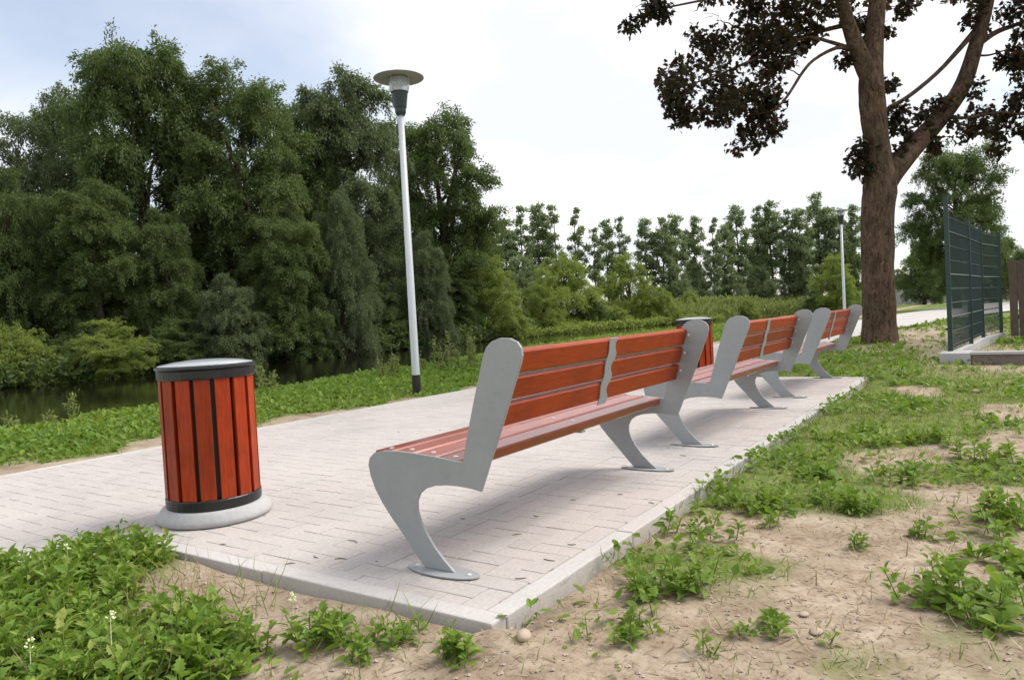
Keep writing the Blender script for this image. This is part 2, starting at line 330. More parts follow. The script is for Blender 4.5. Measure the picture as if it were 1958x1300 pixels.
def ground_z(X, Y):
    X = np.asarray(X, float); Y = np.asarray(Y, float)
    z = -0.045 + (fbm(X * 0.9, Y * 0.9, 11) - 0.5) * 0.05 + (fbm(X * 5, Y * 5, 12, 3) - 0.5) * 0.022
    z = np.where(X < PX_L - 0.1, z + 0.015 + (fbm(X * .8, Y * .8, 13) - 0.5) * 0.08 * sstep(-6.1, -7.5, X), z)
    z = np.where((X > EDGE) & (Y < 12), np.minimum(z + 0.042 * np.exp(-np.maximum(0, X - EDGE) / 0.5) * sstep(1.5, 1.85, Y), -0.006 + 0.1 * sstep(.1, .8, X - EDGE)), z)
    z = np.where((Y < Y_NEAR) & (X > PX_R) & (X < EDGE + .3), z + 0.018 * sstep(1.3, 1.7, Y), z)
    bn, bf = bank_near(Y), bank_far(Y)
    d = bn - X
    z = np.where(d > -0.6, z - 2.0 * sstep(-0.6, 2.4, d), z)
    e = bf - X
    z = np.where(e > -3, -1.95 + (1.65 + 0.35 * vnoise(X * .2, Y * .2, 31)) * sstep(-2.0, 3.0, e) + 0.5 * sstep(4, 25, e), z)
    z = np.where(in_pave(X, Y, 0.02), -0.10, z)
    return z
def turf_mask(X, Y):
    X = np.asarray(X, float); Y = np.asarray(Y, float); n = fbm(X * 1.3, Y * 1.3, 21, 4)
    left = sstep(0.06, 0.55, (PX_L - 0.22 - X) + (n - 0.5) * 1.3)
    kerbside = sstep(0.46, 0.60, n + 0.34 * np.exp(-(np.maximum(0, X - EDGE) / 0.75) ** 2) * sstep(1.5, 2.9, Y) + 0.10 * sstep(5, 8, Y) - 0.12)
    corner = sstep(0.40, 0.55, n + 0.30 * sstep(-1.85, -2.5, X) * sstep(1.9, 1.5, Y) - 0.05)
    corner = corner * (1 - sstep(1.15, 1.40, Y + (n - 0.5) * 0.5) * sstep(-3.05, -2.7, X))
    far = sstep(9.0, 9.9, Y + (n - 0.5) * 1.2) * sstep(0.30, 0.5, n + 0.1)
    dirt = np.exp(-(((X + 1.2) / 1.3) ** 2 + ((Y - 20.5) / 5.5) ** 2)) + np.exp(-(((X - 0.4) / 1.2) ** 2 + ((Y - 12.5) / 2.2) ** 2))
    far = far * (1 - np.clip(dirt * 1.6, 0, 1))
    meadow = sstep(29, 36, Y)
    right = np.where(Y < 1.75, corner, np.where(Y < 9.6, np.maximum(kerbside, corner * (X < -1.31)), np.maximum(far, meadow)))
    return np.clip(np.where(X < PX_L, left, right), 0, 1)

def axis(parts):
    out = []
    for a, b, s in parts: out.append(np.arange(a, b, s))
    return np.concatenate(out)
gx = axis([(-900, -200, 70), (-200, -60, 6), (-60, -34, 0.8), (-34, -16, 1.5), (-16, -9, 0.2), (-9, -6.2, 0.14), (-6.2, 2.0, 0.07), (2.0, 6, 0.25), (6, 40, 2.5), (40, 200, 20), (200, 901, 70)])
gy = axis([(-60, -4, 4), (-4, 0.4, 0.3), (0.4, 6, 0.07), (6, 13, 0.13), (13, 30, 0.45), (30, 60, 1.0), (60, 170, 2.5), (170, 400, 20), (400, 1500, 100)])
GX, GY = np.meshgrid(gx, gy); GZ = ground_z(GX, GY)
nx, ny = len(gx), len(gy)
idx = np.arange(nx * ny).reshape(ny, nx)
quads = np.stack([idx[:-1, :-1], idx[:-1, 1:], idx[1:, 1:], idx[1:, :-1]], -1).reshape(-1, 4)
g = MB(); g.v.append(np.stack([GX, GY, GZ], -1).reshape(-1, 3)); g.l.append(quads.ravel()); g.c.append(np.full(len(quads), 4)); g.n = nx * ny
ground = tag(g.build('ground', M['ground'], smooth=True), kind='structure')
att = ground.data.attributes.new('turf', 'FLOAT', 'POINT'); att.data.foreach_set('value', turf_mask(GX, GY).astype(np.float32).ravel())

w = MB(); wy = np.concatenate([np.arange(-60, 170, 10.0)])
V = []
for y in wy: V += [(float(bank_far(y)) - 4.5, y, WATER_Z), (float(bank_near(y)) + 0.6, y, WATER_Z)]
w.add(V, [(2 * i, 2 * i + 1, 2 * i + 3, 2 * i + 2) for i in range(len(wy) - 1)])
tag(w.build('river_water', M['water']), kind='structure')

# ------------------------------------------------------------------ pavement
pave = empty('pavement'); tag(pave, kind='structure')
s = MB(); ys = np.concatenate([np.arange(-30, 9, 3.0), np.arange(9, 95, 1.5)]); V = []
for y in ys: V += [(float(path_left(y)), y, -0.0045), (float(path_right(y)), y, -0.0045)]
s.add(V, [(2 * i, 2 * i + 1, 2 * i + 3, 2 * i + 2) for i in range(len(ys) - 1)])
s.add([(PX_R, Y_NEAR, -0.0045), (EDGE, Y_NEAR, -0.0045), (EDGE, Y_FAR, -0.0045), (PX_R, Y_FAR, -0.0045)], [(0, 1, 2, 3)])
s.build('joint_sand', M['joint'], pave)
s = MB(); ys = np.concatenate([[13.0], np.arange(13.5, 95, 1.5)]); V = []
for y in ys: V += [(float(path_left(y)) + 0.004, y, -0.001), (float(path_right(y)) - 0.004, y, -0.001)]
s.add(V, [(2 * i, 2 * i + 1, 2 * i + 3, 2 * i + 2) for i in range(len(ys) - 1)])
s.build('path_surface', M['pathfar'], pave)

def paver_verts(x0, x1, y0, y1, dz, tx, ty):
    c = 0.0018; q = []
    for (x, y, z) in ((x0, y0, -0.03), (x1, y0, -0.03), (x1, y1, -0.03), (x0, y1, -0.03), (x0, y0, -c), (x1, y0, -c), (x1, y1, -c), (x0, y1, -c),
                      (x0 + c, y0 + c, 0), (x1 - c, y0 + c, 0), (x1 - c, y1 - c, 0), (x0 + c, y1 - c, 0)):
        q.append((x, y, z + dz + (x - x0) * tx + (y - y0) * ty))
    return q
PF = [(0, 1, 5, 4), (1, 2, 6, 5), (2, 3, 7, 6), (3, 0, 4, 7), (4, 5, 9, 8), (5, 6, 10, 9), (6, 7, 11, 10), (7, 4, 8, 11), (8, 9, 10, 11)]
KW = 0.08
cells = []
def clip_to(xa, xb, ya, yb, x0, x1, y0, y1): return max(xa, x0), min(xb, x1), max(ya, y0), min(yb, y1)
for j in range(-10, 131):
    for i in range(-62, -10):
        r_ = (i - j) % 4
        if r_ == 0: bx = (i * 0.1, i * 0.1 + 0.2, j * 0.1, j * 0.1 + 0.1)
        elif r_ == 3: bx = (i * 0.1, i * 0.1 + 0.1, j * 0.1, j * 0.1 + 0.2)
        else: continue
        ym = (bx[2] + bx[3]) / 2; xl, xr = float(path_left(ym)) + 0.068, float(path_right(ym)) - (KW if ym < Y_NEAR or ym > Y_FAR else 0)
        side = Y_NEAR + KW + 0.001, Y_FAR - KW - 0.001
        for reg in ((xl, xr if not (side[0] - .1 < ym < side[1] + .1) else PX_R - (KW if ym < side[0] else 0), -1.0, 13.0), (PX_R, EDGE - KW - 0.001, side[0], side[1])):
            if reg[0] == PX_R and reg[2] == side[0]:
                if ym < side[0] - 0.12 or ym > side[1] + 0.12: continue
            q_ = clip_to(*bx, *reg)
            if q_[1] - q_[0] > 0.012 and q_[3] - q_[2] > 0.012: cells.append((q_[0] + 0.0016, q_[1] - 0.0016, q_[2] + 0.0016, q_[3] - 0.0016))
score = []
for i, (a, b, c, d) in enumerate(cells):
    px, py, dep = to_px(((a + b) / 2, (c + d) / 2, 0))
    ok = dep > 0.5 and 0 < px < W_PX and 0 < py < H_PX
    score.append(((b - a) * (d - c) / dep ** 3) if ok else 0)
top = set(np.argsort(-np.array(score))[:300].tolist())
shared = {}; rest = MB()
for i, (a, b, c, d) in enumerate(cells):
    dz, tx, ty = rng.normal(0, 0.0006), rng.normal(0, 0.0015), rng.normal(0, 0.002)
    if i in top:
        key = (round(b - a, 3), round(d - c, 3))
        if key not in shared:
            q = MB(); q.add(paver_verts(0, b - a, 0, d - c, 0, 0, 0), PF); shared[key] = q.mesh('paver', M['paver'])
        o = bpy.data.objects.new('paver', shared[key]); COL.objects.link(o); o.parent = pave; o.location = (a, c, dz)
        o.rotation_euler = (math.atan(ty), -math.atan(tx), rng.normal(0, 0.003))
    else: rest.add(paver_verts(a, b, c, d, dz, tx, ty), PF)
tag(rest.build('paver_field', M['paver'], pave), kind='stuff')

# kerb: single stones one metre long
kerb = empty('kerb'); tag(kerb, kind='structure')
def kerb_run(p0, p1, width, z0=-0.25, top=0.003):
    p0, p1 = np.array(p0, float), np.array(p1, float); L = np.linalg.norm(p1 - p0); d = (p1 - p0) / L; n = max(1, int(round(L))); step = L / n
    for k in range(n):
        q = MB(); q.box(0.0015, step - 0.0015, 0, width, z0, top + rng.normal(0, 0.0012))
        o = q.build('kerb_stone', M['kerb'], kerb, bevel=0.006); o.location = (*(p0 + d * k * step), 0); o.rotation_euler = (0, 0, math.atan2(d[1], d[0]))
kerb_run((PX_R - 0.0, Y_NEAR), (EDGE, Y_NEAR), KW)                       # near side of the platform
kerb_run((EDGE, Y_NEAR + KW + .002), (EDGE, Y_FAR - KW - .002), KW)               # right side
kerb_run((PX_R, Y_FAR - KW), (EDGE, Y_FAR - KW), KW)
kerb_run((PX_R, -0.9), (PX_R, Y_NEAR), KW)
kerb_run((PX_L + 0.065, -0.9), (PX_L + 0.065, 9.0), 0.06)

# ------------------------------------------------------------------ bench
OUT = [(0.249,0.778),(0.259,0.805),(0.271,0.829),(0.295,0.849),(0.332,0.860),(0.372,0.858),(0.402,0.845),(0.417,0.824),(0.419,0.798),(0.410,0.768),(0.380,0.698),(0.337,0.594),(0.297,0.500),(0.262,0.426),(0.240,0.374),(0.215,0.318),
       (0.173,0.325),(0.114,0.329),(0.055,0.328),(-0.001,0.321),(-0.043,0.308),(-0.073,0.286),(-0.089,0.255),(-0.091,0.221),(-0.079,0.183),(-0.052,0.137),(-0.018,0.090),(0.027,0.045),(0.073,0.007),
       (-0.069,0.007),(-0.098,0.038),(-0.134,0.077),(-0.177,0.127),(-0.226,0.178),(-0.270,0.230),(-0.305,0.283),(-0.327,0.335),(-0.335,0.378),(-0.326,0.406),(-0.300,0.427),(-0.250,0.438),(-0.178,0.441),(-0.100,0.438),(-0.011,0.432),(0.062,0.425),(0.138,0.418),
       (0.156,0.480),(0.180,0.562),(0.207,0.650),(0.229,0.716)]
BX, BL, TH = -1.76, 1.897, 0.012
def slat(parent, name, cx, cz, ang, w_, t_, L):
    q = MB(); c, s_ = math.cos(ang), math.sin(ang); b = 0.006
    prof = [(-w_/2 + b, -t_/2), (w_/2 - b, -t_/2), (w_/2, -t_/2 + b), (w_/2, t_/2 - b), (w_/2 - b, t_/2), (-w_/2 + b, t_/2), (-w_/2, t_/2 - b), (-w_/2, -t_/2 + b)]
    q.prism_y([(cx + u * c - v * s_, cz + u * s_ + v * c) for u, v in prof], TH + 0.001, L - TH - 0.001)
    return q.build(name, M['seatwood' if name == 'seat_slat' else 'wood'], parent)
def bolt(parent, p, n, r=0.009, h=0.004):
    q = MB(); p = np.array(p, float); n = np.array(n, float) / np.linalg.norm(n)
    q.tube([p - n * 0.004, p + n * h * 0.6, p + n * h], [r, r, r * 0.55], 10); return q.build('bolt', M['zinc'], parent, smooth=False)
def make_bench():
    root = empty('park_bench')
    for y in (0.0, BL - TH):
        q = MB(); q.prism_y(OUT, y, y + TH); f = q.build('side_frame', M['steel'], root, bevel=0.002)
        q = MB(); k = 28
        ell = [(0.015 + 0.165 * math.cos(2 * math.pi * i / k), y + TH / 2 + 0.058 * math.sin(2 * math.pi * i / k)) for i in range(k)]
        q.add([(a, b, 0.0025) for a, b in ell] + [(a, b, 0.0065) for a, b in ell], [tuple(range(k))[::-1], tuple(range(k, 2 * k))] + [(i, (i + 1) % k, (i + 1) % k + k, i + k) for i in range(k)])
        q.build('base_plate', M['steel'], f)
        for bx in (-0.11, 0.135): bolt(f, (bx, y + TH / 2, 0.0065), (0, 0, 1), 0.010, 0.006)
        sy = 1 if y == 0 else -1; yin = y + TH if y == 0 else y
        for (bx, bz) in ((0.247, 0.775), (0.219, 0.677), (0.191, 0.578)):       # small angle tabs holding the back slats
            q = MB(); q.box(bx + 0.026, bx + 0.034, min(yin, yin + sy * 0.035), max(yin, yin + sy * 0.035), bz - 0.02, bz + 0.02); q.build('slat_bracket', M['steel'], f)
            bolt(f, (bx + 0.055, yin, bz), (0, sy, 0), 0.008, 0.006)
    # seat: four slats following the seat edge
    sx = [-0.255, -0.148, -0.041, 0.066]; sz = [0.4375, 0.439, 0.4335, 0.424]; sa = [0.05, -0.03, -0.075, -0.085]
    for cx, cz, a in zip(sx, sz, sa):
        st = slat(root, 'seat_slat', cx, cz - 0.0205, a, 0.094, 0.042, BL)
        for yy in (0.055, BL / 2, BL - 0.055): bolt(st, (cx, yy, cz + 0.0008), (-math.sin(a), 0, math.cos(a)), 0.010, 0.003)
    # back: three slats along the leaning front edge of the frame
    p0, p1 = np.array((0.169, 0.500)), np.array((0.262, 0.826)); d = (p1 - p0) / np.linalg.norm(p1 - p0); nrm = np.array((d[1], -d[0])); a = math.atan2(d[1], d[0])
    for k in range(3):
        c = p0 + d * (0.0805 + k * 0.1020) + nrm * 0.021
        slat(root, 'back_slat', c[0], c[1], a, 0.0875, 0.038, BL)
    # wavy steel strip joining the slats at the back
    q = MB(); n = 22; V = []
    for i in range(n):
        t = i / (n - 1); e = p0 + d * (0.02 + t * 0.315) + nrm * 0.0415
        wv = 0.036 + 0.006 * math.sin(t * 3 * 2 * math.pi + 0.6); off = 0.010 * math.sin(t * 3 * 2 * math.pi)
        for yy, nn in ((-wv + off, 0), (wv + off, 0), (wv + off, 0.005), (-wv + off, 0.005)): V.append((e[0] + nrm[0] * nn, BL / 2 + yy, e[1] + nrm[1] * nn))
    fs = [(4 * i + k, 4 * i + (k + 1) % 4, 4 * i + 4 + (k + 1) % 4, 4 * i + 4 + k) for i in range(n - 1) for k in range(4)] + [(3, 2, 1, 0), (4 * n - 4, 4 * n - 3, 4 * n - 2, 4 * n - 1)]
    q.add(V, fs); br = q.build('back_brace', M['steel'], root)
    q = MB(); q.box(-0.29, 0.12, BL / 2 - 0.02, BL / 2 + 0.02, 0.372, 0.380); q.build('seat_brace', M['steel'], root)
    return root
bench = make_bench()
BY = [2.0442, 2.0442 + BL + 0.78, 2.0442 + 2 * (BL + 0.78)]
BLAB = ['red slatted bench with grey steel ends, nearest of the three in the row', 'red slatted bench in the middle of the row, between two other benches',
        'red slatted bench at the far end of the row, closest to the tree trunk']
for i in range(3):
    o = bench if i == 0 else copy_tree(bench)
    o.location = (BX, BY[i], 0.002); tag(o, BLAB[i], 'bench', 'slatted benches in a row on the paved platform')

# ------------------------------------------------------------------ litter bins
def make_bin():
    root = empty('litter_bin'); n = 15; ro = 0.222
    q = MB(); q.lathe([(0.0, 0.0), (0.266, 0.0), (0.277, 0.012), (0.275, 0.03), (0.252, 0.062), (0.244, 0.07), (0.0, 0.07)], 40, cap=False); q.build('concrete_foot', M['concrete'], root, smooth=True)
    q = MB(); q.lathe([(0.0, 0.071), (0.200, 0.071), (0.200, 0.735), (0.0, 0.735)], 32, cap=False); q.build('liner', M['liner'], root, smooth=False)
    q = MB(); q.lathe([(0.203, 0.071), (0.226, 0.073), (0.229, 0.08), (0.229, 0.118), (0.226, 0.122), (0.203, 0.122)], 40, cap=False); q.build('bottom_ring', M['black'], root, smooth=False)
    for k in range(n):
        a0 = 2 * math.pi * (k + 0.35) / n; hw = 2 * math.pi / n * 0.385
        q = MB(); prof = []
        for r_, da in ((0.206, -hw), (0.2245, -hw), (0.2262, -hw * 0.93), (0.2222, 0), (0.2262, hw * 0.93), (0.2245, hw), (0.206, hw)):
            prof.append((r_ * math.cos(a0 + da), r_ * math.sin(a0 + da)))
        m_ = len(prof)
        q.add([(x, y, 0.124) for x, y in prof] + [(x, y, 0.712) for x, y in prof], [tuple(range(m_))[::-1], tuple(range(m_, 2 * m_))] + [(i, (i + 1) % m_, (i + 1) % m_ + m_, i + m_) for i in range(m_)])
        sl = q.build('slat', M['binwood'], root)
    q = MB(); q.lathe([(0.205, 0.708), (0.231, 0.71), (0.233, 0.716), (0.233, 0.752), (0.230, 0.757), (0.205, 0.757)], 40, cap=False); q.build('top_ring', M['black'], root, smooth=False)
    q = MB(); q.lathe([(0.0, 0.7575), (0.238, 0.759), (0.241, 0.763), (0.240, 0.772), (0.225, 0.776), (0.0, 0.776)], 40, cap=False); ld = q.build('lid', M['black'], root)
    q = MB(); q.lathe([(0.0, 0.7765), (0.228, 0.7765), (0.224, 0.780), (0.15, 0.793), (0.08, 0.799), (0.0, 0.801)], 40, cap=False); q.build('lid_top', M['lid'], ld, smooth=True)
    return root
litter_bin = make_bin(); litter_bin.location = (-3.37, 2.20, 0.002)
tag(litter_bin, 'red slatted litter bin on a round concrete foot in the foreground', 'litter bin', 'slatted litter bins')
o = copy_tree(litter_bin); o.location = (-3.30, 9.12, 0.002); o.rotation_euler = (0, 0, 0.25)
tag(o, 'red slatted litter bin with black lid, half hidden behind the benches', 'litter bin', 'slatted litter bins')

# ------------------------------------------------------------------ street lamps
def make_lamp():
    root = empty('street_lamp')
    q = MB(); q.lathe([(0, -0.15), (0.057, -0.15), (0.057, 0.235), (0.0, 0.235)], 20, cap=False); q.build('pole_sleeve', M['black'], root, smooth=False)
    q = MB(); q.lathe([(0.0535, 0.2352), (0.0535, 0.30), (0.040, 3.70), (0.0, 3.70)], 20, cap=False); q.build('pole', M['pole'], root, smooth=True)
    q = MB(); q.lathe([(0.0, 3.66), (0.055, 3.66), (0.072, 3.70), (0.074, 3.755), (0.082, 3.76), (0.108, 3.95), (0.118, 3.965), (0.0, 3.965)], 24, cap=False); q.build('lamp_housing', M['lampbody'], root, smooth=False)
    q = MB(); q.lathe([(0.118, 3.966), (0.130, 4.0), (0.132, 4.13), (0.122, 4.145), (0.116, 4.145), (0.126, 4.128), (0.124, 4.002), (0.112, 3.968)], 32, cap=False); q.build('lamp_glass', M['glass'], root, smooth=True)
    q = MB(); q.lathe([(0.0, 3.967), (0.05, 3.967), (0.045, 4.02), (0.03, 4.12), (0.0, 4.14)], 20, cap=False); q.build('reflector', M['reflector'], root, smooth=True)
    q = MB(); q.lathe([(0.0, 4.166), (0.10, 4.166), (0.318, 4.150), (0.330, 4.146), (0.331, 4.150), (0.30, 4.158), (0.12, 4.182), (0.0, 4.196)], 48, cap=False); hat = q.build('hat', M['hat'], root, smooth=False)
    q = MB(); q.lathe([(0.0, 4.20), (0.075, 4.20), (0.070, 4.235), (0.055, 4.25), (0.0, 4.255)], 20, cap=False); q.build('hat_cap', M['pole'], hat, smooth=False)
    for k in range(3):
        a = 2 * math.pi * k / 3 + 0.4; q = MB(); q.tube([(0.122 * math.cos(a), 0.122 * math.sin(a), 3.96), (0.138 * math.cos(a), 0.138 * math.sin(a), 4.05), (0.126 * math.cos(a), 0.126 * math.sin(a), 4.165)], [0.004] * 3, 6); q.build('strut', M['zinc'], root)
    return root
lamp = make_lamp(); lamp.location = (-6.50, 7.31, 0.0)
tag(lamp, 'pale street lamp with disc hat on the grass verge, in front of the dark trees', 'street lamp', 'disc-hat street lamps beside the path')
o = copy_tree(lamp); p2 = at(1607, 398, 26.5); o.location = (p2[0], p2[1], 0.0)
tag(o, 'small distant street lamp with disc hat just left of the big tree trunk', 'street lamp', 'disc-hat street lamps beside the path')

# ------------------------------------------------------------------ mesh fence on its plinth, board fence
fence = empty('mesh_fence', (-0.606, 11.85, 0.0)); tag(fence, 'dark green welded mesh fence standing on a low concrete plinth', 'fence')
FP = np.array([(-0.606, 11.85), (-0.42, 13.9), (-0.29, 15.75), (-0.014, 17.4)]) - np.array((-0.606, 11.85)); FH = [2.17, 1.98, 1.98, 1.95]
for (x, y), h in zip(FP, FH):
    q = MB(); q.box(x - 0.03, x + 0.03, y - 0.02, y + 0.02, 0.10, 0.12 + h); po = q.build('post', M['fence'], fence, bevel=0.004)
    q = MB(); q.box(x - 0.033, x + 0.033, y - 0.023, y + 0.023, 0.12 + h, 0.135 + h); q.build('post_cap', M['black'], po)
    q = MB(); q.box(x - 0.06, x - 0.03, y - 0.015, y + 0.015, 0.42, 0.45); q.build('clamp', M['black'], po)
for i in range(3):
    a, b = FP[i], FP[i + 1]; L = np.linalg.norm(b - a); d = (b - a) / L
    q = MB(); nw = int(L / 0.05)
    for k in range(1, nw):
        c = a + d * (L * k / nw); q.tube([(c[0], c[1], 0.16), (c[0], c[1], 2.04)], [0.0032, 0.0032], 4, False)
    pn = q.build('mesh_panel', M['fence'], fence)
    for z in np.arange(0.2, 2.05, 0.2):
        q = MB(); n_ = np.array((-d[1], d[0])) * 0.006
        thick = 0.0045 if round(z / 0.2) % 3 else 0.012
        for sgn in (-1, 1): q.tube([(a[0] + n_[0] * sgn, a[1] + n_[1] * sgn, z), (b[0] + n_[0] * sgn, b[1] + n_[1] * sgn, z)], [thick, thick], 4, False)
        q.build('cross_wire', M['fence'], pn)
pl = empty('fence_plinth', (-0.72, 11.45, 0.0)); tag(pl, 'low concrete plinth with a plank face along the bare soil', 'plinth')
q = MB(); q.box(0.0, 0.36, 0.0, 0.55, -0.12, 0.125); q.build('end_block', M['concrete'], pl, bevel=0.01)
q = MB(); q.box(0.362, 4.2, 0.03, 0.10, -0.12, 0.095); q.build('plank', M['plank'], pl, bevel=0.004)
q = MB(); q.box(0.362, 4.2, 0.0, 0.16, 0.097, 0.135); q.build('cap_board', M['concrete'], pl, bevel=0.006)
for i in range(3):
    a, b = FP[i] + np.array((0.114, 0.4)), FP[i + 1] + np.array((0.114, 0.4)); L = np.linalg.norm(b - a)
    if i == 0: a = a + (b - a) * 0.28; L = np.linalg.norm(b - a)
    q = MB(); q.box(0.002, L - 0.002, -0.05, 0.05, -0.15, 0.10); o = q.build('base_slab', M['concrete'], pl, bevel=0.005); o.location = (*a, 0); o.rotation_euler = (0, 0, math.atan2(*(b - a)[::-1]))
bf = empty('board_fence', (0.14, 17.6, 0.0)); tag(bf, 'weathered brown fence of upright boards behind the mesh fence', 'fence')
for k in range(14):
    q = MB(); q.box(0, 0.135, 0, 0.025, 0.02, 1.52 + rng.uniform(-0.05, 0.03)); o = q.build('board', M['board'], bf); o.location = (k * 0.15, rng.uniform(-0.01, 0.01), 0); o.rotation_euler = (0, rng.normal(0, 0.01), 0)
for z in (0.35, 1.15):
    q = MB(); q.box(0, 2.1, 0.04, 0.08, z, z + 0.09); q.build('rail', M['board'], bf)

# ------------------------------------------------------------------ foliage tools
def unit(v): return v / (np.linalg.norm(v, axis=-1, keepdims=True) + 1e-9)
def rdir(n, g=None):
    v = (g or rng).normal(size=(n, 3)); return unit(v)
def place(mb, tpl, faces, P, D, Nn, S):
    """leaf template in (side, along, normal) put at P along D"""
    D = unit(D); Sd = unit(np.cross(D, Nn)); Nm = np.cross(Sd, D); S = np.asarray(S, float)
    if S.ndim == 1: S = np.repeat(S[:, None], 3, 1)
    t = np.asarray(tpl, float)
    V = P[:, None, :] + Sd[:, None, :] * (t[None, :, 0:1] * S[:, None, 0:1]) + D[:, None, :] * (t[None, :, 1:2] * S[:, None, 1:2]) + Nm[:, None, :] * (t[None, :, 2:3] * S[:, None, 2:3])
    mb.add_many(V, faces, len(t))
T_SPRIG = [(0, 0, 0), (0.18, 0.45, 0.05), (0, 1, -0.1), (-0.18, 0.45, 0.05)]; F_SPRIG = [(0, 1, 2, 3)]
T_OVAL = [(0, 0, 0), (0.30, 0.35, 0.06), (0.22, 0.75, 0.0), (0, 1, -0.1), (-0.22, 0.75, 0.0), (-0.30, 0.35, 0.06)]; F_OVAL = [(0, 1, 2, 3), (0, 3, 4, 5)]
T_LEAF = [(0, 0, 0), (0.25, 0.28, 0.10), (0, 0.32, 0), (-0.25, 0.28, 0.10), (0.21, 0.62, 0.04), (0, 0.68, -0.03), (-0.21, 0.62, 0.04), (0, 1, -0.16)]
F_LEAF = [(0, 1, 2), (0, 2, 3), (2, 1, 4, 5), (3, 2, 5, 6), (5, 4, 7), (6, 5, 7)]
T_LOBE = [(0, 0, 0), (0.10, 0.12, .03), (0.30, 0.20, .08), (0.20, 0.36, .04), (0.32, 0.46, .05), (0.17, 0.58, .0), (0.22, 0.70, .0), (0.08, 0.80, -.06), (0, 1, -0.2), (-0.08, 0.80, -.06), (-0.22, 0.70, .0), (-0.17, 0.58, .0), (-0.32, 0.46, .05), (-0.20, 0.36, .04), (-0.30, 0.20, .08), (-0.10, 0.12, .03), (0, 0.4, -.02), (0, 0.7, -.05)]
F_LOBE = [(0, 1, 2, 3, 16), (16, 3, 4, 5, 17), (17, 5, 6, 7, 8), (8, 9, 10, 11, 17), (17, 11, 12, 13, 16), (16, 13, 14, 15, 0)]
T_BLADE = [(-0.5, 0, 0), (0.5, 0, 0), (-0.35, 0.55, 0.06), (0.35, 0.55, 0.06), (0, 1, 0.30)]; F_BLADE = [(0, 1, 3, 2), (2, 3, 4)]
T_MAPLE = [(0, 0, 0), (0.34, 0.06, 0), (0.22, 0.26, 0), (0.52, 0.45, -.05), (0.24, 0.52, 0), (0.22, 0.70, 0), (0, 1, -.06), (-0.22, 0.70, 0), (-0.24, 0.52, 0), (-0.52, 0.45, -.05), (-0.22, 0.26, 0), (-0.34, 0.06, 0)]
F_MAPLE = [(0, 1, 2), (0, 2, 3, 4), (0, 4, 5, 6), (0, 6, 7, 8), (0, 8, 9, 10), (0, 10, 11)]

def strands(mb, roots, dirs, nleaf, seg, droop, size, tpl, faces, g, aspect=(1, 1, 1), upn=0.0):
    """short hanging twigs that each carry a row of leaves"""
    n = len(roots); p = roots.copy(); d = unit(dirs)
    for k in range(nleaf):
        d = unit(d + np.array([0, 0, -droop]) + g.normal(0, 0.18, (n, 3)))
        p = p + d * seg
        D = unit(d * 0.7 + g.normal(0, 0.55, (n, 3))); Nn = g.normal(0, 1, (n, 3)) + np.array([0, 0, upn])
        s = size * g.uniform(0.65, 1.25, n)
        place(mb, tpl, faces, p, D, Nn, s[:, None] * np.array(aspect)[None, :])

def limb(mb, a, b, ra, rb, g, sag=0.12, n=6, sides=6):
    a, b = np.array(a, float), np.array(b, float); t = np.linspace(0, 1, n)[:, None]; L = np.linalg.norm(b - a)
    P = a + (b - a) * t; P[:, 2] += np.sin(t[:, 0] * math.pi) * L * sag; P[1:-1] += g.normal(0, L * 0.02, (n - 2, 3))
    mb.tube(P, np.linspace(ra, rb, n), sides)

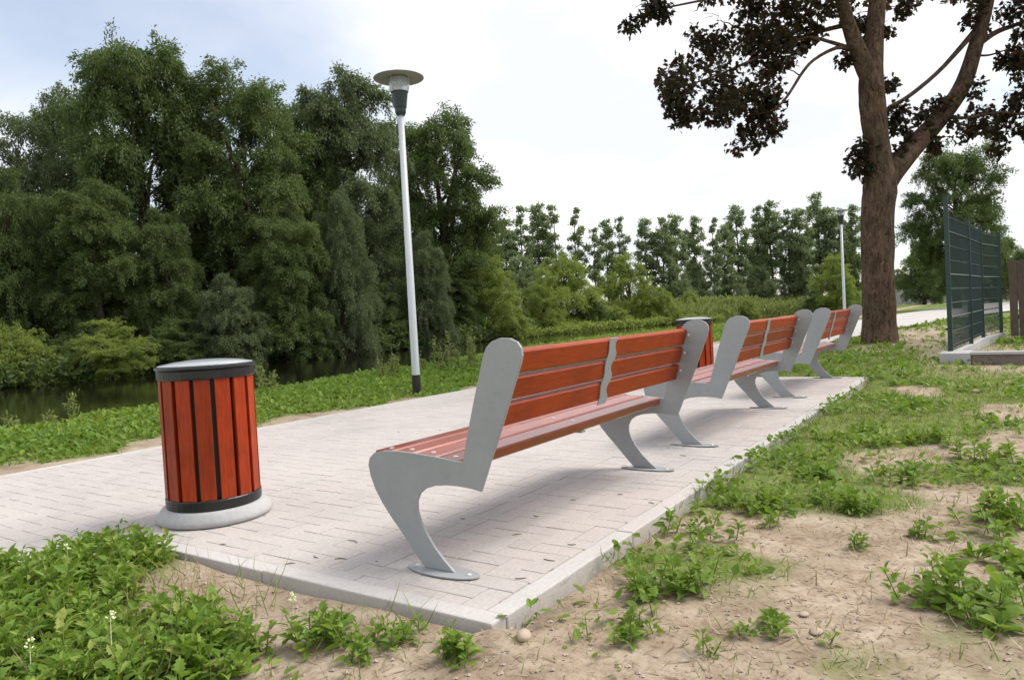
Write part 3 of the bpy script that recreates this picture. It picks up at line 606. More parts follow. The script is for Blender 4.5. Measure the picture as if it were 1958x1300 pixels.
def crown_tree(seed, H, Wd, base, puffs, rp, nl, leaf, tpl, faces, prof, droop=0.35, strand=6, seg=0.16, trunk_r=0.3, lean=(0, 0), leafmat='willow', forks=1, squash=0.8, aspect=(1, 1, 1), plumes=9, lift=0.35):
    """returns (trunk mesh, crown mesh); prof(t) gives crown half-width for height t in 0..1"""
    g = np.random.default_rng(seed); tm = MB(); cm = MB()
    z0 = base * H; C = []
    tries = 0
    while len(C) < puffs and tries < 6000:
        tries += 1
        t = g.uniform(0, 1) ** 0.85; a = g.uniform(0, 2 * math.pi); rr = prof(t) * Wd / 2
        r = rr * math.sqrt(g.uniform(0.12, 1.0)); r = max(0, r - rp * 0.3)
        c = np.array([r * math.cos(a) + lean[0] * t, r * math.sin(a) + lean[1] * t, z0 + (H - z0 - rp * 0.7) * t])
        s_ = rp * g.uniform(0.6, 1.25)
        if all(np.linalg.norm((c - q[0])) > 0.62 * (s_ + q[1]) * 0.9 for q in C): C.append((c, s_))
    axisP = lambda t: np.array([lean[0] * t * t, lean[1] * t * t, z0 * 0.0 + H * t])
    zs = np.linspace(0, 0.82, 8); TP = np.array([axisP(t) + np.array([math.sin(t * 7 + seed) * 0.1, math.cos(t * 5 + seed) * 0.1, 0]) * Wd * 0.15 for t in zs]); TP[0, :2] = 0; TP[0, 2] = -0.3
    tm.tube(TP, trunk_r * (1 - zs * 1.02) + 0.03, 9, True, 0.06, g)
    for k in range(forks):
        a = g.uniform(0, 6.28); q = axisP(0.25 + 0.08 * k); e = np.array([math.cos(a) * Wd * 0.3, math.sin(a) * Wd * 0.3, H * g.uniform(0.65, 0.85)]); limb(tm, q, e, trunk_r * 0.6, 0.05, g, 0.05, 7)
    for c, s_ in C:
        tt = np.clip((c[2] - 0.28 * np.linalg.norm(c[:2]) - 0.4) / H, 0.08, 0.8); q = axisP(tt)
        limb(tm, q, c, trunk_r * 0.30 * (1 - tt) + 0.02, 0.015, g, 0.10, 6, 5)
        k = max(5, int(plumes * s_ ** 1.4)); dd = rdir(k, g); dd[:, 2] = np.where(dd[:, 2] < -0.5, -dd[:, 2], dd[:, 2])
        out = unit(np.array([c[0], c[1], 0.0]) + 1e-6); dd = unit(dd + out * 0.25)
        p = c + dd * s_ * g.uniform(0.1, 0.55, (k, 1)) * np.array([1, 1, squash]); d = unit(dd + np.array([0, 0, lift]) + g.normal(0, 0.25, (k, 3)))
        step = s_ * 0.125 * g.uniform(0.75, 1.25, (k, 1))
        for j in range(strand):
            d = unit(d + np.array([0, 0, -droop]) + g.normal(0, 0.10, (k, 3))); p = p + d * step
            m_ = nl if j < strand - 2 else max(2, nl // 2); sp = seg * (1.15 - 0.6 * j / strand)
            PP = np.repeat(p, m_, 0) + g.normal(0, sp, (k * m_, 3)); DD = np.repeat(d, m_, 0) * 0.8 + g.normal(0, 0.6, (k * m_, 3)) + np.array([0, 0, -droop * 1.5])
            sz = leaf * g.uniform(0.6, 1.3, k * m_); place(cm, tpl, faces, PP, DD, g.normal(0, 1, (k * m_, 3)) + np.array([0, 0, 0.4]), sz[:, None] * np.array(aspect)[None, :])
    return tm.mesh('trunk', M['bark2'], True), cm.mesh('crown', M[leafmat])

def put_tree(name, meshes, px, depth, label, cat='tree', group=None, scale=(1, 1, 1), rz=0.0, z=None, leafmat=None):
    p = at(px, 600, depth); zz = float(ground_z(p[0], p[1])) if z is None else z
    r = empty(name, (p[0], p[1], zz - 0.05), rz); r.scale = scale; tag(r, label, cat, group)
    for nm, me in (('trunk', meshes[0]), ('crown', meshes[1])):
        o = bpy.data.objects.new(nm, me); COL.objects.link(o); o.parent = r
        if nm == 'crown' and leafmat:
            o.material_slots[0].link = 'OBJECT'; o.material_slots[0].material = M[leafmat]
    return r

oval = lambda t: math.sqrt(max(0.02, 1 - abs((t - 0.45) / 0.62) ** 3.2))
domep = lambda t: math.sqrt(max(0.03, 1 - t * t * 0.96)) * (0.86 + 0.14 * min(1, t * 4))
column = lambda t: (0.75 + 0.25 * math.sin(t * math.pi)) * (1.0 if t < 0.68 else max(0.3, 1 - (t - 0.68) * 2.1))
wA = crown_tree(11, 17, 8.0, 0.06, 52, 1.45, 17, 0.25, T_SPRIG, F_SPRIG, oval, 0.20, 9, 0.22, 0.42, (0.5, 0.3), 'willow', 2, plumes=12)
wB = crown_tree(23, 15, 8.5, 0.05, 50, 1.45, 14, 0.23, T_SPRIG, F_SPRIG, domep, 0.26, 9, 0.21, 0.40, (-0.4, 0.2), 'willow', 2, plumes=12)
wC = crown_tree(37, 18, 9.0, 0.12, 50, 1.42, 17, 0.25, T_SPRIG, F_SPRIG, oval, 0.18, 9, 0.20, 0.45, (0.8, -0.3), 'willow', 4, plumes=11)
sA = crown_tree(41, 5.0, 5.0, 0.02, 30, 0.85, 12, 0.17, T_SPRIG, F_SPRIG, domep, 0.16, 8, 0.12, 0.10, (0.2, 0), 'lightbush', 2, plumes=15)
sB = crown_tree(43, 6.5, 5.2, 0.02, 34, 0.90, 12, 0.17, T_SPRIG, F_SPRIG, domep, 0.12, 8, 0.12, 0.12, (-0.3, 0.2), 'lightbush', 2, plumes=15)
pA = crown_tree(51, 16, 3.5, 0.16, 44, 0.78, 7, 0.26, T_OVAL, F_OVAL, column, -0.05, 6, 0.20, 0.17, (0.1, 0), 'poplar', 0, plumes=11, lift=0.9)
pB = crown_tree(57, 16, 4.2, 0.14, 48, 0.84, 7, 0.26, T_OVAL, F_OVAL, column, -0.05, 6, 0.20, 0.18, (-0.2, 0), 'poplar', 1, plumes=11, lift=0.9)
pC = crown_tree(61, 16, 3.0, 0.24, 28, 0.68, 7, 0.26, T_OVAL, F_OVAL, column, -0.05, 6, 0.18, 0.14, (0.2, 0), 'poplar', 0, plumes=11, lift=0.9)
print('tree polys', [len(t[1].polygons) for t in (wA, wB, wC, sA, sB, pA, pB, pC)])

# big willows of the far bank: px, depth, top y in the photo
G1 = 'willows and alders massed on the far river bank'
def tall(px, top, depth, native, zb=-0.4): return (at(px, top, depth)[2] - zb) / native
big = [(wB, 15, -75, 300, 41, 1.0, 1.3, 'willow', 'dark willow cut off by the left edge of the view'),
       (wB, 15, 60, 225, 44, 0.85, 0.4, 'willow2', 'broad grey green willow left of the tallest tree'),
       (wC, 18, 150, 180, 54, 0.55, 2.2, 'willow', 'dark tree top peeking out behind the broad grey green willow'),
       (wA, 17, 282, 84, 46, 0.76, 0.0, 'willow', 'tallest dark tree on the far bank, above the litter bin'),
       (wC, 18, 385, 225, 50, 0.70, 1.1, 'willow', 'narrow dark tree filling the dip right of the tallest tree'),
       (wC, 18, 490, 130, 47, 0.84, 3.6, 'willow', 'loose crowned dark tree between the tallest tree and the lamp'),
       (wB, 15, 590, 235, 54, 0.8, 2.9, 'willow', 'dark tree standing deep behind the loose crowned tree'),
       (wA, 17, 690, 165, 56, 0.85, 4.3, 'willow2', 'round topped grey green tree just left of the lamp head'),
       (wC, 18, 858, 222, 66, 0.98, 5.2, 'willow', 'open branched tree right of the lamp pole, sky showing through'),
       (wB, 15, 770, 330, 62, 0.8, 0.9, 'willow', 'dark tree behind the lamp pole'),
       (wB, 15, 655, 312, 47, 0.62, 5.6, 'willow2', 'narrow pale willow left of the lamp pole, in front of taller trees'),
       (wB, 15, 815, 405, 55, 0.62, 3.3, 'willow2', 'rounded lower willow directly right of the lamp pole'),
       (wA, 17, 925, 440, 88, 0.8, 2.4, 'willow', 'dark tree stepping down towards the poplar row'),
       (wB, 15, 20, 330, 39, 0.70, 4.0, 'willow', 'mid green willow low at the left edge, before taller trees'),
       (wA, 17, 190, 360, 40, 0.75, 5.0, 'willow', 'mid height dark willow below the tallest tree, left side'),
       (wB, 15, 330, 395, 42, 0.66, 1.9, 'willow', 'mid height dark willow below the dip in the tree line'),
       (wA, 17, 545, 360, 44, 0.75, 0.7, 'willow', 'drooping willow hanging low over the water, behind the bin'),
       (wB, 15, 440, 470, 41, 0.62, 2.6, 'willow2', 'small grey green willow with pale stems near the bin lid'),
       (wB, 15, 720, 520, 53, 0.60, 4.6, 'willow', 'low dark willow at the waterline left of the lamp pole'),
       (wA, 17, 860, 520, 62, 0.70, 1.5, 'willow', 'low dark willow at the waterline right of the lamp pole')]
for me, nat, px, topy, dep, wsc, rz, lm, lab in big:
    s = tall(px, topy, dep, nat) * 1.02
    put_tree('willow_tree', me, px, dep, lab, 'tree', G1, (wsc * max(s, 0.75), wsc * max(s, 0.75), s), rz, leafmat=lm)
G2 = 'bushes along the far waterline'
bushes = [(sA, 5.0, -60, 560, 35.5, 'pale green bush at the water, cut by the left edge of the view'), (sA, 5.0, 25, 612, 34, 'pale rounded bush over the water in the left corner'),
          (sB, 6.5, 205, 600, 35.5, 'small feathery bush leaning over the water left of the bin'), (sA, 5.0, 120, 630, 37.5, 'dark low bush between the pale corner bush and the feathery one'),
          (sB, 6.5, 330, 600, 39, 'dark bush right behind the bin lid'), (sB, 6.5, 480, 575, 42, 'low bush over the water just right of the bin'), (sA, 5.0, 590, 600, 46, 'low dark bush over the water midway to the lamp pole'),
          (sA, 5.0, 690, 605, 50, 'low dark bush over the water just left of the lamp pole'), (sB, 6.5, 800, 590, 55, 'dark bush at the foot of the trees behind the lamp pole'),
          (sB, 6.5, 945, 488, 64, 'tall pale green bush where the big trees end'), (sA, 5.0, 885, 560, 62, 'dark bush left of the tall pale bush'), (sB, 6.5, 1040, 530, 76, 'pale green bush below the first poplars'), (sA, 5.0, 1085, 508, 84, 'rounded bright bush among the first poplars'),
          (sA, 5.0, 990, 575, 72, 'low bush at the water above the near bench back'), (sB, 6.5, 1205, 505, 92, 'upright bright bush beneath the gap in the poplars'), (sA, 5.0, 1130, 570, 84, 'low bush at the water above the bench brace'),
          (sA, 5.0, 1265, 545, 92, 'rounded bright bush near the farther litter bin'), (sA, 5.0, 1180, 585, 86, 'low spreading bush beside the pale strip of water'), (sB, 6.5, 1600, 488, 62, 'large round bush beside the distant lamp'),
          (sA, 5.0, 1560, 545, 64, 'small dark bush at the foot of the large round bush'),
          (sB, 6.5, 1010, 500, 92, 'grey green bush among the trunks of the leftmost poplars'), (sB, 6.5, 1290, 520, 112, 'grey green bush among the poplar trunks right of the gap'), (sB, 6.5, 1345, 528, 116, 'grey green bush above the farther litter bin'),
          (sB, 6.5, 1400, 520, 120, 'grey green bush above the middle bench'), (sB, 6.5, 1460, 515, 124, 'grey green bush left of the far bench top'), (sB, 6.5, 1520, 515, 128, 'grey green bush left of the large round bush'), (sA, 5.0, 1320, 562, 104, 'low bright bush on the reed bank right of the farther bin'), (sA, 5.0, 1430, 558, 108, 'low bright bush on the reed bank above the middle bench')]
dark = {3, 4, 5, 6, 7, 8, 10, 13, 15, 19}
for i, (me, nat, px, topy, dep, lab) in enumerate(bushes):
    s = tall(px, topy, dep, nat, -0.6); p = at(px, 600, dep)
    zb = -0.9 if dep < 60 else None
    if 9 <= i < 18 and i not in dark: s *= 1.12
    if 18 <= i < 20: s = tall(px, topy, dep, nat, 0.0)
    put_tree('willow_bush', me, px, dep, lab, 'bush', G2, (max(s, 0.75) * 1.0, max(s, 0.75) * 1.0, s), i * 1.37, zb, 'willow' if i in dark else ('poplar' if 20 <= i < 26 else None))  # bushes among the poplars share the haze-paled leaf colour
# poplar row
ORD = ['first', 'second', 'third', 'fourth', 'fifth', 'sixth', 'seventh', 'eighth', 'ninth', 'tenth', 'eleventh', 'twelfth', 'thirteenth', 'fourteenth', 'fifteenth', 'sixteenth', 'seventeenth', 'eighteenth', 'nineteenth', 'twentieth', 'twenty-first', 'twenty-second', 'twenty-third', 'twenty-fourth', 'twenty-fifth']
pop = [(975, 430, 1), (1003, 405, 2), (1036, 395, 0), (1070, 398, 2), (1105, 405, 2), (1142, 440, 2), (1166, 425, 0), (1190, 420, 2), (1240, 420, 0), (1272, 422, 1), (1298, 412, 0), (1334, 418, 1), (1368, 420, 2), (1390, 430, 0), (1416, 395, 0), (1452, 398, 2), (1480, 388, 1), (1512, 405, 2), (1535, 395, 0), (1572, 372, 1), (1600, 400, 0), (1636, 385, 1)]
for i, (px, topy, k) in enumerate(pop):
    dep = 98 + 36 * (px - 970) / 670 + rng.uniform(-3, 3); s = tall(px, topy, dep, 16, -0.2) * 1.03; ws = s * rng.uniform(0.95, 1.2)
    put_tree('poplar_tree', (pA, pB, pC)[k], px, dep, '%s poplar from the left in the far row beyond the river' % ORD[i], 'tree', 'poplars in the far row', (ws, ws, s), rng.uniform(0, 6))
# lower trees closing the gaps under the poplars and behind the round bush
G3 = 'background trees beyond the path bend'
back = [(wB, 15, 1455, 470, 142, 0.9, 'broad dark tree standing under the right half of the poplar row'), (wB, 15, 1330, 500, 140, 0.9, 'broad dark tree standing under the middle of the poplar row'), (wA, 17, 1545, 455, 146, 0.9, 'dark tree behind the top of the large round bush'),
        (wB, 15, 1625, 432, 118, 0.8, 'dark tree between the distant lamp and the big trunk'), (wC, 18, 1832, 262, 46, 0.95, 'tall dark tree seen above the mesh fence'), (wB, 15, 1768, 435, 72, 0.75, 'small dark tree between the big trunk and the mesh fence'),
        (wB, 15, 1905, 420, 60, 0.8, 'dark tree behind the right end of the mesh fence'), (wA, 17, 1985, 470, 52, 0.6, 'dark tree at the right edge above the board fence'), (wB, 15, 1722, 478, 95, 0.8, 'low dark tree just right of the big trunk'), (wB, 15, 1820, 500, 100, 0.9, 'low dark tree far behind the mesh fence'), (wB, 15, 1900, 490, 96, 0.9, 'low tree far behind the fence corner')]
for i, (me, nat, px, topy, dep, ws, lab) in enumerate(back):
    s = tall(px, topy, dep, nat, 0.0); k = max(s, 0.6) * ws
    put_tree('background_tree', me, px, dep, lab, 'tree', G3, (k, k, s), i * 2.1, leafmat='poplar' if dep > 130 else 'willow')  # farthest trees also take the leaf colour paled for haze

# ------------------------------------------------------------------ copper maple beside the path
mb0 = on_ground(1680, 652); MD = 15.54
maple = empty('maple_tree', (mb0[0], mb0[1], -0.05)); tag(maple, 'large dark leaved maple with forked trunk rising out of the view beside the path', 'tree')
O0 = np.array([mb0[0], mb0[1], -0.05])
def L_(pts):
    """(px, py, radius px, metres nearer/farther) -> local points and radii"""
    P = [at(a, b, MD + d) - O0 for a, b, r_, d in pts]; return np.array(P), np.array([r_ / F_PX * (MD + d) for a, b, r_, d in pts])
def resample(P, Rr, n):
    t = np.linspace(0, 1, len(P)); u = np.linspace(0, 1, n); k = np.clip((u * (len(P) - 1)).astype(int), 0, len(P) - 2); f = (u * (len(P) - 1) - k)[:, None]
    get = lambda A, i: A[np.clip(i, 0, len(A) - 1)]
    p0_, p1_, p2_, p3_ = get(P, k - 1), get(P, k), get(P, k + 1), get(P, k + 2)
    Q = 0.5 * ((2 * p1_) + (-p0_ + p2_) * f + (2 * p0_ - 5 * p1_ + 4 * p2_ - p3_) * f ** 2 + (-p0_ + 3 * p1_ - 3 * p2_ + p3_) * f ** 3)
    return Q, np.interp(u, t, Rr)
gm = np.random.default_rng(99)
BRP = []
tm = MB()
P, r_ = L_([(1682, 668, 48, 0), (1681, 655, 38, 0), (1680, 620, 33.5, 0), (1679, 560, 32, 0), (1678, 500, 31, 0), (1678, 420, 32, 0), (1682, 360, 34, 0), (1678, 310, 28, 0), (1674, 250, 25.5, 0), (1668, 190, 26.5, 0), (1666, 140, 24, 0), (1672, 60, 18, 0.1), (1678, 0, 17, 0.2), (1684, -120, 15, 0.4), (1680, -300, 10, 0.2), (1690, -480, 5, 0)])
P, r_ = resample(P, r_ * 0.90, 60); BRP += list(P[36:52]); tm.tube(P, r_, 26, True, 0.06, gm)
P, r_ = L_([(1672, 175, 16, -0.1), (1652, 125, 17, -0.2), (1632, 75, 14, -0.3), (1612, 10, 12, -0.5), (1585, -110, 10, -0.8), (1560, -300, 5, -1.2)]); P, r_ = resample(P, r_, 24); BRP += list(P[4:18]); tm.tube(P, r_, 14, True, 0.03, gm)
P, r_ = L_([(1672, 395, 22, 0.0), (1692, 345, 25, 0.05), (1740, 288, 20, 0.3), (1800, 222, 17, 0.6), (1840, 165, 15, 0.8), (1865, 90, 13, 0.9), (1888, 0, 12, 1.0), (1905, -120, 9, 1.1), (1920, -280, 5, 1.2)]); P, r_ = resample(P, r_, 32); BRP += list(P[6:24]); tm.tube(P, r_, 14, True, 0.03, gm)
tm.build('trunk', M['bark'], maple, smooth=True)
for pts in ([(1692, 215, 2.5, .1), (1702, 205, 4, .2), (1740, 183, 4, .4), (1800, 132, 4, .7), (1866, 58, 6, .9)],
            [(1628, 95, 5, -.2), (1600, 92, 3.6, -.4), (1560, 112, 3, -.6), (1535, 138, 3, -.8), (1505, 185, 2.5, -.9), (1480, 210, 2, -1), (1450, 218, 1.2, -1)],
            [(1622, 92, 4.5, -.2), (1585, 80, 3.5, -.3), (1545, 72, 3.2, -.4), (1495, 90, 3, -.5), (1440, 115, 3, -.5), (1370, 145, 2, -.6), (1310, 165, 1.4, -.6)],
            [(1610, 50, 5, -.3), (1570, 60, 4.2, .2), (1530, 72, 3.5, .5), (1470, 70, 3, .7), (1400, 50, 2, .8)],
            [(1600, 0, 5, -.5), (1540, -30, 4, -.8), (1450, -20, 3, -1), (1350, 0, 2.4, -1), (1250, 20, 1.5, -1)],
            [(1866, 90, 6, .9), (1905, 62, 5, 1), (1950, 45, 4, 1.1), (2010, 20, 3, 1.2)], [(1862, 106, 2.4, .9), (1890, 106, 2, .8), (1920, 97, 1.4, .8)],
            [(1800, 225, 4, .6), (1850, 225, 3, .4), (1910, 215, 2.4, .2), (1960, 220, 2, 0)], [(1740, 285, 3, .3), (1735, 250, 2, .2), (1718, 200, 1.5, .1)]):
    P, r_ = L_(pts); P, r_ = resample(P, r_, 18); BRP += list(P[3:]); q = MB(); q.tube(P, r_, 7, True, 0.04, gm); q.build('branch', M['bark'], maple, smooth=True)
cl = [(1335, 165, 60, -.6), (1375, 125, 55, -.3), (1400, 165, 55, -.8), (1440, 130, 55, -.2), (1450, 175, 50, -.9), (1400, 70, 50, .2), (1450, 60, 55, .5), (1490, 105, 45, -.6), (1370, 40, 35, .3), (1430, 15, 45, .4), (1500, 20, 50, -.4), (1560, 20, 45, .1), (1525, 60, 35, .4), (1300, 170, 30, -.7), (1300, 195, 26, -.5),
      (1390, 205, 36, -.5), (1352, 205, 28, -.2), (1430, 222, 28, -.8), (1415, 250, 24, -.6), (1450, 258, 24, -.9), (1475, 235, 18, -1), (1308, 225, 15, -.4), (1475, 180, 24, -1), (1495, 128, 22, -.7), (1590, 20, 26, -.3), (1640, 25, 22, .3), (1650, 60, 16, .3), (1230, 12, 20, -1), (1260, 8, 18, -1), (1206, 42, 9, -1), (1268, 22, 10, -1), (1540, 90, 12, -.3), (1625, 115, 10, -.2),
      (1720, 18, 18, .3), (1745, 5, 14, .3), (1690, 65, 9, .1), (1700, 172, 9, .1), (1706, 205, 13, .1), (1712, 235, 13, .2), (1725, 258, 12, .2), (1735, 285, 12, .2), (1712, 300, 11, .2), (1765, 218, 13, .3), (1790, 200, 11, .6), (1860, 180, 15, .5), (1820, 225, 28, .2), (1850, 245, 34, .6), (1885, 225, 34, .2), (1905, 255, 32, .5), (1930, 225, 34, .2), (1955, 250, 34, .3), (1940, 190, 28, .2), (1955, 130, 30, .3), (1915, 125, 17, .7), (1945, 100, 22, .6), (1900, 40, 30, 1.3), (1935, 20, 42, 1.0), (1955, 65, 30, .8), (1870, 10, 14, 1), (1850, 40, 11, .8), (1780, 262, 18, .4), (1800, 285, 14, .4), (1850, 275, 20, .5), (1900, 280, 18, .4),
      (1638, 300, 8, -.1), (1645, 330, 9, -.1), (1638, 322, 8, -.1), (1650, 285, 7, -.1), (1990, 40, 60, .6), (2000, 150, 60, .3), (2010, 240, 55, .2), (2060, 100, 80, 0)]
tw = MB(); BP = np.array(BRP)
for a, b, r_, d in cl:
    if r_ < 12 or b < -10: continue
    c = at(a, b, MD + d) - O0; rad = r_ / F_PX * MD; k0 = np.argmin(np.linalg.norm(BP - c, axis=1)); limb(tw, BP[k0], c, 0.016, 0.007, gm, 0.05, 6, 5)
    for j in range(4): limb(tw, c + gm.normal(0, .05, 3), c + rdir(1, gm)[0] * rad * 0.9, 0.007, 0.003, gm, 0.04, 5, 4)
tag(tw.build('twigs', M['bark'], maple, smooth=True), kind='stuff')
cm = MB()
def maple_leaves(c, rad, n, size):
    d = rdir(n, gm); rr = rad * gm.uniform(0.0, 1.1, n) ** 0.5; p = c + d * rr[:, None] * np.array([1, 1, 0.85])
    p = p + 0.22 * rad * np.sin(p * 3.1 + 1.3) + gm.normal(0, 0.05, (n, 3))
    D = unit(gm.normal(0, 1, (n, 3)) + np.array([0, 0, -0.5]) + d * 0.5); Nn = gm.normal(0, 0.55, (n, 3)) + np.array([0, 0, 1.0])
    place(cm, T_MAPLE, F_MAPLE, p, D, Nn, size * gm.uniform(0.7, 1.2, n))
for a, b, r_, d in cl:
    c = at(a, b, MD + d) - O0; rad = r_ / F_PX * MD
    k = max(2, int(round((r_ / 14) ** 1.2)))
    for j in range(k):                      # several small leaf sprays inside each clump
        cc = c + gm.normal(0, 0.55, 3) * rad * (0 if k == 1 else 1) * np.array([1, 1, 0.9]); rj = max(0.16, rad * gm.uniform(0.35, 0.6)); maple_leaves(cc, rj, int(30 + 620 * rj * rj), 0.122)
for j in range(70):                         # the crown above the top edge of the view
    t = gm.uniform(0, 2 * math.pi); hgt = gm.uniform(8.4, 13.0); rr = 4.6 * math.sqrt(gm.uniform(0.05, 1)) * math.sqrt(max(0.1, 1 - ((hgt - 9) / 4.6) ** 2))
    maple_leaves(np.array([rr * math.cos(t), rr * math.sin(t), hgt]), gm.uniform(0.6, 0.95), 190, 0.19)
tag(cm.build('crown', M['maple'], maple), kind='stuff')

# ------------------------------------------------------------------ distant shed and wall
c = at(1745, 560, 92); sh = empty('shed', (c[0], c[1], float(ground_z(c[0], c[1]))), 0.15); tag(sh, 'small brown shed with grey pitched roof far behind the big trunk', 'shed')
q = MB(); q.box(-1.7, 1.7, -1.2, 1.2, 0, 1.35); q.build('wall', M['shedwall'], sh)
q = MB(); q.prism_y([(-1.95, 1.36), (1.95, 1.36), (1.3, 2.1), (-1.3, 2.1)], -1.35, 1.35); q.build('roof', M['shedroof'], sh)
q = MB(); q.box(-0.3, 0.4, -1.24, -1.205, 0.05, 1.25); q.build('door', M['board'], sh)
c = at(1792, 556, 80); gw = empty('garden_wall', (c[0], c[1], float(ground_z(c[0], c[1]))), 0.1); tag(gw, 'pale concrete garden wall far behind the mesh fence', 'wall')
for k in range(6):
    q = MB(); q.box(-4.0 + k * 2.0 + 0.05, -2.0 + k * 2.0 - 0.05, -0.06, 0.06, 0, 1.7); q.build('panel', M['plaster'], gw)
    q = MB(); q.box(-4.0 + k * 2.0 - 0.05, -4.0 + k * 2.0 + 0.048, -0.09, 0.09, 0, 1.8); q.build('post', M['plaster'], gw)

# ------------------------------------------------------------------ ground cover
def scatter(n, box, dens, g):
    x = g.uniform(box[0], box[1], n); y = g.uniform(box[2], box[3], n); k = g.uniform(size=n) < dens(x, y); return x[k], y[k]
def in_view(x, y, pad=80):
    P = np.stack([x, y, np.zeros_like(x)], -1) - CAM; d = P @ FW; u = W_PX / 2 + F_PX * (P @ RT) / np.maximum(d, .01); v = H_PX / 2 - F_PX * (P @ UP) / np.maximum(d, .01)
    return (d > 0.3) & (u > -pad * 3) & (u < W_PX + pad * 3) & (v < H_PX + pad * 5)

def weed(mb, x, y, z, h, nl, ll, g, width=1.0, spread=0.5):
    """one upright broad-leaved weed: paired leaves up a short stem"""
    base = np.array([x, y, z]); ax = unit(np.array([g.normal(0, 0.22), g.normal(0, 0.22), 1.0]))
    t = (np.arange(nl) + 0.6) / nl; P = base + ax * (t * h)[:, None]; a = np.arange(nl) * 2.39996 + g.uniform(0, 6.28)
    el = 0.15 + 0.75 * t + g.normal(0, 0.15, nl); D = np.stack([np.cos(a) * np.cos(el), np.sin(a) * np.cos(el), np.sin(el)], -1)
    s = ll * (1.05 - 0.45 * t) * g.uniform(0.75, 1.2, nl); S = np.stack([s * width, s, s], -1)
    tp = (T_LOBE, F_LOBE) if g.uniform() < 0.55 else (T_LEAF, F_LEAF); S[:, 2] *= g.uniform(0.5, 2.6, nl)
    place(mb, tp[0], tp[1], P + D * 0.01, D, np.tile([0, 0, 1.0], (nl, 1)) + g.normal(0, 0.38, (nl, 3)), S)
    mb.tube([base - ax * 0.02, base + ax * h], [0.0028, 0.0015], 4, False)

gw_ = np.random.default_rng(5)
# dense weeds in the left foreground corner
q = MB(); cnt = 0
x, y = scatter(2600, (-4.6, -1.4, 0.1, 1.74), lambda x, y: turf_mask(x, y) * 0 + 1.0, gw_)
edge = fbm(x * 2.2, y * 2.2, 77)
keep = in_view(x, y) & (((x < PX_R - 0.02) & (y < 1.74) & (x > PX_R - 0.35) * (gw_.uniform(size=len(x)) < 0.0)) | (x > PX_R + 0.03)) & (x < -1.95 + (edge - 0.5) * 0.5 - 0.15 * (y - 1.2)) & (edge > 0.26)
keep &= y < 1.36 + 0.40 * sstep(-2.65, -3.1, x) + (edge - 0.5) * 0.35
for xx, yy in zip(x[keep], y[keep]):
    weed(q, xx, yy, float(ground_z(xx, yy)), gw_.uniform(0.03, 0.13), int(gw_.integers(7, 13)), gw_.uniform(0.03, 0.085), gw_, gw_.uniform(0.7, 1.15))
tag(q.build('weed_patch', M['weed']), 'dense mat of broad leaved green weeds in the near left corner', 'weeds', kind='stuff')
q = MB(); qs = MB(); n = 2600; x = gw_.uniform(-4.2, -1.5, n); y = gw_.uniform(0.2, 1.72, n); k = (x > PX_R + .03) & (fbm(x * 3, y * 3, 78) > 0.42) & in_view(x, y); x, y = x[k], y[k]; n = len(x); dead = gw_.uniform(size=n) < 0.35
D = unit(np.stack([gw_.normal(0, .4, n), gw_.normal(0, .4, n), np.ones(n)], -1)); hh = gw_.uniform(0.05, 0.17, n); P = np.stack([x, y, ground_z(x, y) - .005], -1); S = np.stack([gw_.uniform(0.002, 0.005, n), hh, hh], -1); Nn = gw_.normal(0, 1, (n, 3))
place(q, T_BLADE, F_BLADE, P[~dead], D[~dead], Nn[~dead], S[~dead]); place(qs, T_BLADE, F_BLADE, P[dead], D[dead], Nn[dead], S[dead])
tag(q.build('corner_grass', M['grass']), 'green grass blades between the weeds in the near left corner', 'grass', kind='stuff'); tag(qs.build('dead_stems', M['straw']), 'dry dead stems between the weeds in the near left corner', 'straw', kind='stuff')

# verge between path and river
q = MB()
x, y = scatter(60000, (-16.5, -6.05, 0.0, 34.0), lambda x, y: sstep(0.25, 0.75, turf_mask(x, y)) * np.clip(9.0 / np.maximum(4, np.hypot(x, y)), 0, 1) * (x > bank_near(y) - 1.0) * (0.35 + 0.65 * (fbm(x * 1.7, y * 1.7, 91) > 0.42)), gw_)
k = in_view(x, y); x, y = x[k], y[k]; z = ground_z(x, y); n = len(x); dist = np.hypot(x, y)
for j in range(5):
    a = gw_.uniform(0, 6.28, n); el = gw_.uniform(0.0, 1.1, n); D = np.stack([np.cos(a) * np.cos(el), np.sin(a) * np.cos(el), np.sin(el)], -1)
    clump = fbm(x * 2.5, y * 2.5, 95)
    P = np.stack([x + gw_.normal(0, .04, n), y + gw_.normal(0, .04, n), z + gw_.uniform(0, 0.13, n) * clump * sstep(-6.1, -7.6, x)], -1); s = gw_.uniform(0.04, 0.085, n) * (0.7 + dist / 34)
    place(q, T_OVAL, F_OVAL, P, D, np.tile([0, 0, 1.0], (n, 1)) + gw_.normal(0, .3, (n, 3)), s)
tag(q.build('verge_weeds', M['weed']), 'band of low green weeds between the paving and the river', 'weeds', kind='stuff'); print('verge', n)
q = MB()
x, y = scatter(30000, (-16.0, -6.02, 0.0, 30.0), lambda x, y: np.clip(turf_mask(x, y) + 0.12, 0, 1) * np.clip(8.0 / np.maximum(4, np.hypot(x, y)), 0, 1) * (x > bank_near(y) - 0.6), gw_); k = in_view(x, y); x, y = x[k], y[k]; n = len(x)
for j in range(2):
    D = unit(np.stack([gw_.normal(0, .35, n), gw_.normal(0, .35, n), np.ones(n)], -1)); hh = gw_.uniform(0.04, 0.13, n); P = np.stack([x + gw_.normal(0, .03, n), y + gw_.normal(0, .03, n), ground_z(x, y) - 0.01], -1)
    place(q, T_BLADE, F_BLADE, P, D, gw_.normal(0, 1, (n, 3)), np.stack([np.full(n, 0.008), hh, hh], -1))
tag(q.build('verge_grass', M['grass']), 'thin grass blades among the weeds along the river verge', 'grass', kind='stuff')

